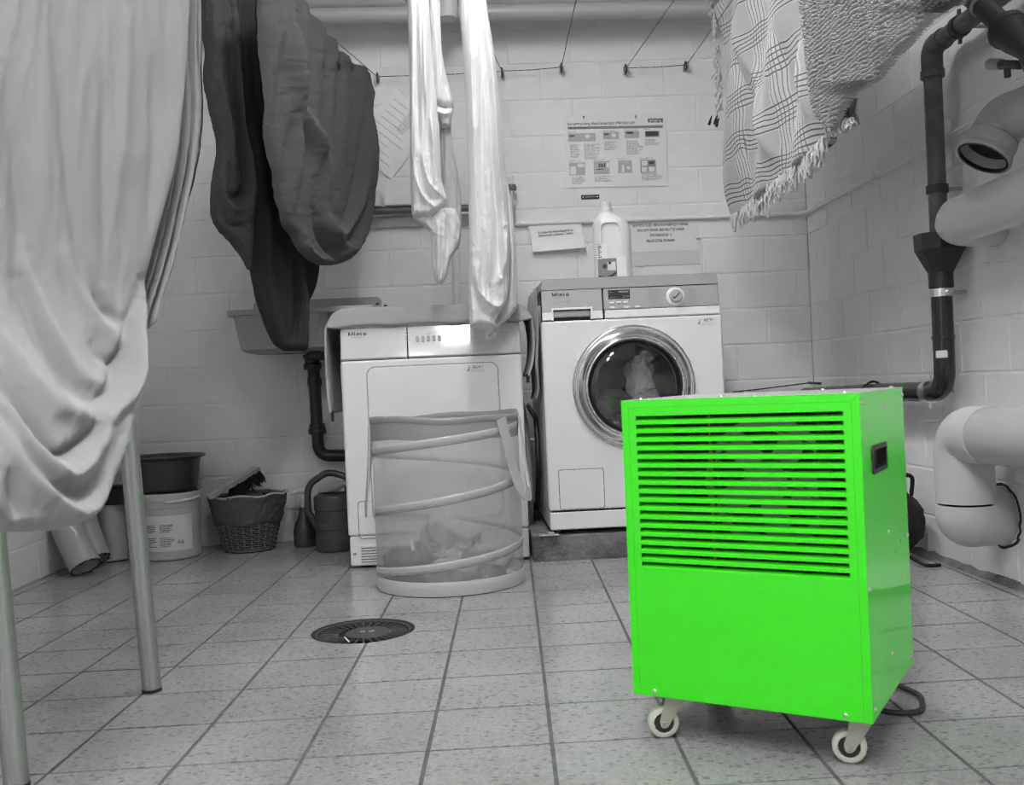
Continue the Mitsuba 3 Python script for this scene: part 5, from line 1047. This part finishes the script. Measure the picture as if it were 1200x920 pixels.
part('tail', cloth(sc([(575, 34, 150), (600, 36, 160), (620, 58, 164), (640, 79, 164), (680, 84, 156), (720, 86, 134), (760, 90, 126), (784, 102, 112)], 470, 0, S8), w1c, fw([([(100, 600), (105, 680), (104, 770)], 6, .02), ([(124, 590), (128, 660), (120, 740)], 6, -.02), ([(60, 600), (80, 630), (95, 650)], 7, .01)], 37), .005, 1.2, .03, 8, .03), 'm_white_cloth', t, smooth=True)
t = thing('white_cloth', 'longer white cloth hanging down to the dryer panel', 'cloth')
part('front_fall', cloth(sc([(-40, 158, 234), (0, 160, 238), (100, 168, 254), (250, 177, 272), (400, 183, 285), (550, 187, 297), (700, 188, 302), (780, 187, 301), (830, 187, 292), (860, 188, 274), (885, 190, 262), (905, 191, 262)], 470, 0, S8), w2,
                         fw([([(190, 0), (200, 300), (205, 600)], 10, .012), ([(215, 0), (222, 200), (225, 420)], 6, -.012), ([(240, 60), (258, 250), (270, 450), (290, 620)], 7, .025), ([(230, 100), (245, 300), (255, 480), (270, 640)], 6, -.022), ([(275, 560), (268, 660), (275, 760)], 8, -.025), ([(285, 600), (292, 700), (270, 780)], 9, .028), ([(200, 700), (220, 810), (270, 850), (300, 800)], 9, .016), ([(195, 770), (225, 860), (262, 880)], 7, -.018), ([(240, 620), (245, 720), (250, 800)], 8, .014)], 41), .005, 1.2, .05, 10, .06), 'm_white_cloth', t, smooth=True)
part('back_fall', cloth(sc([(480, 255, 292), (600, 255, 312), (700, 258, 319), (800, 250, 324), (845, 245, 322), (875, 225, 302), (900, 205, 270), (912, 215, 245)], 470, 0, S8), w2b, fw([([(300, 600), (308, 720), (300, 840)], 7, .02)], 45), .005, 1.2, .035, 8, .02), 'm_white_cloth', t, smooth=True)

# checked blanket and the pile mat on the right line
S3 = 3.345; pb = plane((.82, 1., 1.), (-1, 0, 0)); pm = plane((.795, 1., 1.), (-1, 0, 0))
t = thing('checked_blanket', 'pale blanket with dark checked lines and a fringe hanging at the upper right', 'blanket')
brow = sc([(-170, 44, 390), (-60, 48, 396), (0, 52, 402), (150, 66, 416), (300, 77, 436), (430, 83, 458), (490, 86, 498), (540, 88, 488), (600, 92, 440), (660, 97, 368), (720, 104, 296), (780, 112, 222), (830, 120, 160), (855, 126, 134)], 820, 0, S3)
def f_b(X, Y):
    x, y = (X-820)*S3, Y*S3; D_ = .020*np.sin(x*.045+y*.004)+.010*pn(X, Y, 16, 60, 51)
    for pts, w_, a_ in [([(150, 100), (215, 320), (270, 520), (300, 640)], 14, .025), ([(110, 100), (170, 330), (200, 600)], 12, -.02), ([(300, 100), (330, 300), (345, 560)], 12, -.02), ([(395, 80), (420, 300), (445, 500)], 10, .015)]: D_ = D_+.55*ridge(x, y, pts, w_, a_)+.6*sharp(x, y, pts, w_, a_)
    return D_
part('cloth', cloth(brow, pb, f_b, .004, 1.5, .012, 6), 'm_check', t, smooth=True)
def tassels(edge, n, L, out, seed):
    r = np.random.default_rng(seed); E = np.array(edge, float); s = np.r_[0, np.cumsum(np.linalg.norm(np.diff(E, axis=0), axis=1))]; ms = []
    for k in range(n):
        q = s[-1]*(k+.5*r.random()+.25)/n; p = np.array([np.interp(q, s, E[:, j]) for j in (0, 1)]); a = atX(820+p[0]/S3, p[1]/S3, .82)
        for j in range(4):
            l = L*r.uniform(.6, 1.15); d_ = np.array([r.normal(0, .006), out[0]*l*.6+r.normal(0, .009), -l*out[1]])
            b = a+np.array([r.normal(0, .004), r.normal(0, .006), .006]); ms.append(tube([b, b+d_*.35+[r.normal(0, .003), r.normal(0, .003), 0], b+d_*.7+[r.normal(0, .004), r.normal(0, .005), 0], b+d_], [.0026, .0034, .0036, .0022], 5))
    return cat(*ms)
part('fringe', tassels([(126, 852), (160, 828), (222, 778), (296, 718), (368, 658), (440, 598), (490, 545)], 52, .058, (0, 1), 3), 'm_fringe', t, smooth=True, kind='stuff')
part('side_fringe', tassels([(50, 0), (64, 150), (76, 300), (82, 420)], 22, .032, (.7, .85), 4), 'm_fringe', t, smooth=True, kind='stuff')
part('dark_tassel', cat(*[tube([atX(820+x/S3, y/S3, .82), atX(820+(x-5)/S3, (y+18)/S3, .82), atX(820+(x-9)/S3, (y+32)/S3, .82)], [.002, .005, .006], 6) for x, y in ((46, 455), (68, 452), (74, 462))]), 'm_black', t)
part('folded_corner', cloth(sc([(385, 572, 602), (420, 552, 606), (455, 540, 610), (492, 536, 612)], 820, 0, S3), plane((.84, 1., 1.), (-1, 0, 0)), lambda X, Y: .006*np.sin(X*1.3), .004, 1.2, .006, 4), 'm_towel', t, smooth=True)
part('corner_fringe', tassels([(600, 470), (570, 478), (540, 490), (505, 510)], 10, .03, (0, 1), 6), 'm_fringe', t, smooth=True, kind='stuff')
t = thing('pile_mat', 'gray looped pile bath mat hanging over the checked blanket at the upper right', 'bath mat')
mrow = sc([(-900, 350, 1150), (-90, 388, 1150), (-40, 392, 1090), (0, 397, 1025), (20, 399, 992), (50, 403, 935), (80, 407, 894), (150, 415, 830), (210, 422, 768), (270, 430, 716), (312, 434, 690), (340, 437, 642), (370, 441, 594), (420, 449, 563), (460, 470, 542), (500, 504, 522)], 820, 0, S3)
def f_p(X, Y):
    P = pm[0](X, Y); y, z = P[..., 1], P[..., 2]
    ph = z/.0105+1.1*(meshkit.fbm(np.stack([y*34, z*28, y*0], -1), 3, 5)-.5)*1.5
    k = np.abs(np.sin(np.pi*ph))**.8; lo = .55+.45*np.sin(2*np.pi*y/.011+5*meshkit.noise(np.stack([y*40, np.floor(ph)*3.7, y*0], -1)))
    return .016*k*lo+.004*pn(X, Y, 3, 3, 61)+.012*pn(X, Y, 40, 60, 62)
part('pile', cloth(mrow, pm, f_p, .010, .75, .010, 4), 'm_pile', t, smooth=True)
def f_pd(X, Y): return .010+f_p(X, Y)
part('dark_corner', cloth(sc([(-60, 885, 1100), (0, 902, 1026), (20, 903, 994), (40, 905, 958), (52, 910, 934)], 820, 0, S3), pm, f_pd, .012, .8, .010, 4), 'm_pile_dark', t, smooth=True, label='darker woolly corner')

# ------------------------------------------------------------------ groups of alike things
for k, v in labels.items():
    if '__' in k: continue
    for name, grp in (('line_hook', 'clothesline hooks in the back wall'), ('clothesline', 'clotheslines strung from the back wall'), ('pipe_offcut', 'gray pipe offcuts beside the left wall'), ('ceiling_lamp', 'ceiling lamps'),
                      ('ceiling_pipe', 'pipes under the ceiling'), ('dark_sheet', 'dark bed covers on the line'), ('white_cloth', 'white cloths on the line'), ('notice_sheet', 'notices under the conduit'), ('hose', 'hoses between the machines')):
        if k.startswith(name): v['group'] = grp
    if k.startswith('laundry') and k != 'laundry_hamper': v['group'] = 'garments in the washing drum' if 'drum' in v['label'] or 'porthole' in v['label'] else 'garments in the hamper'
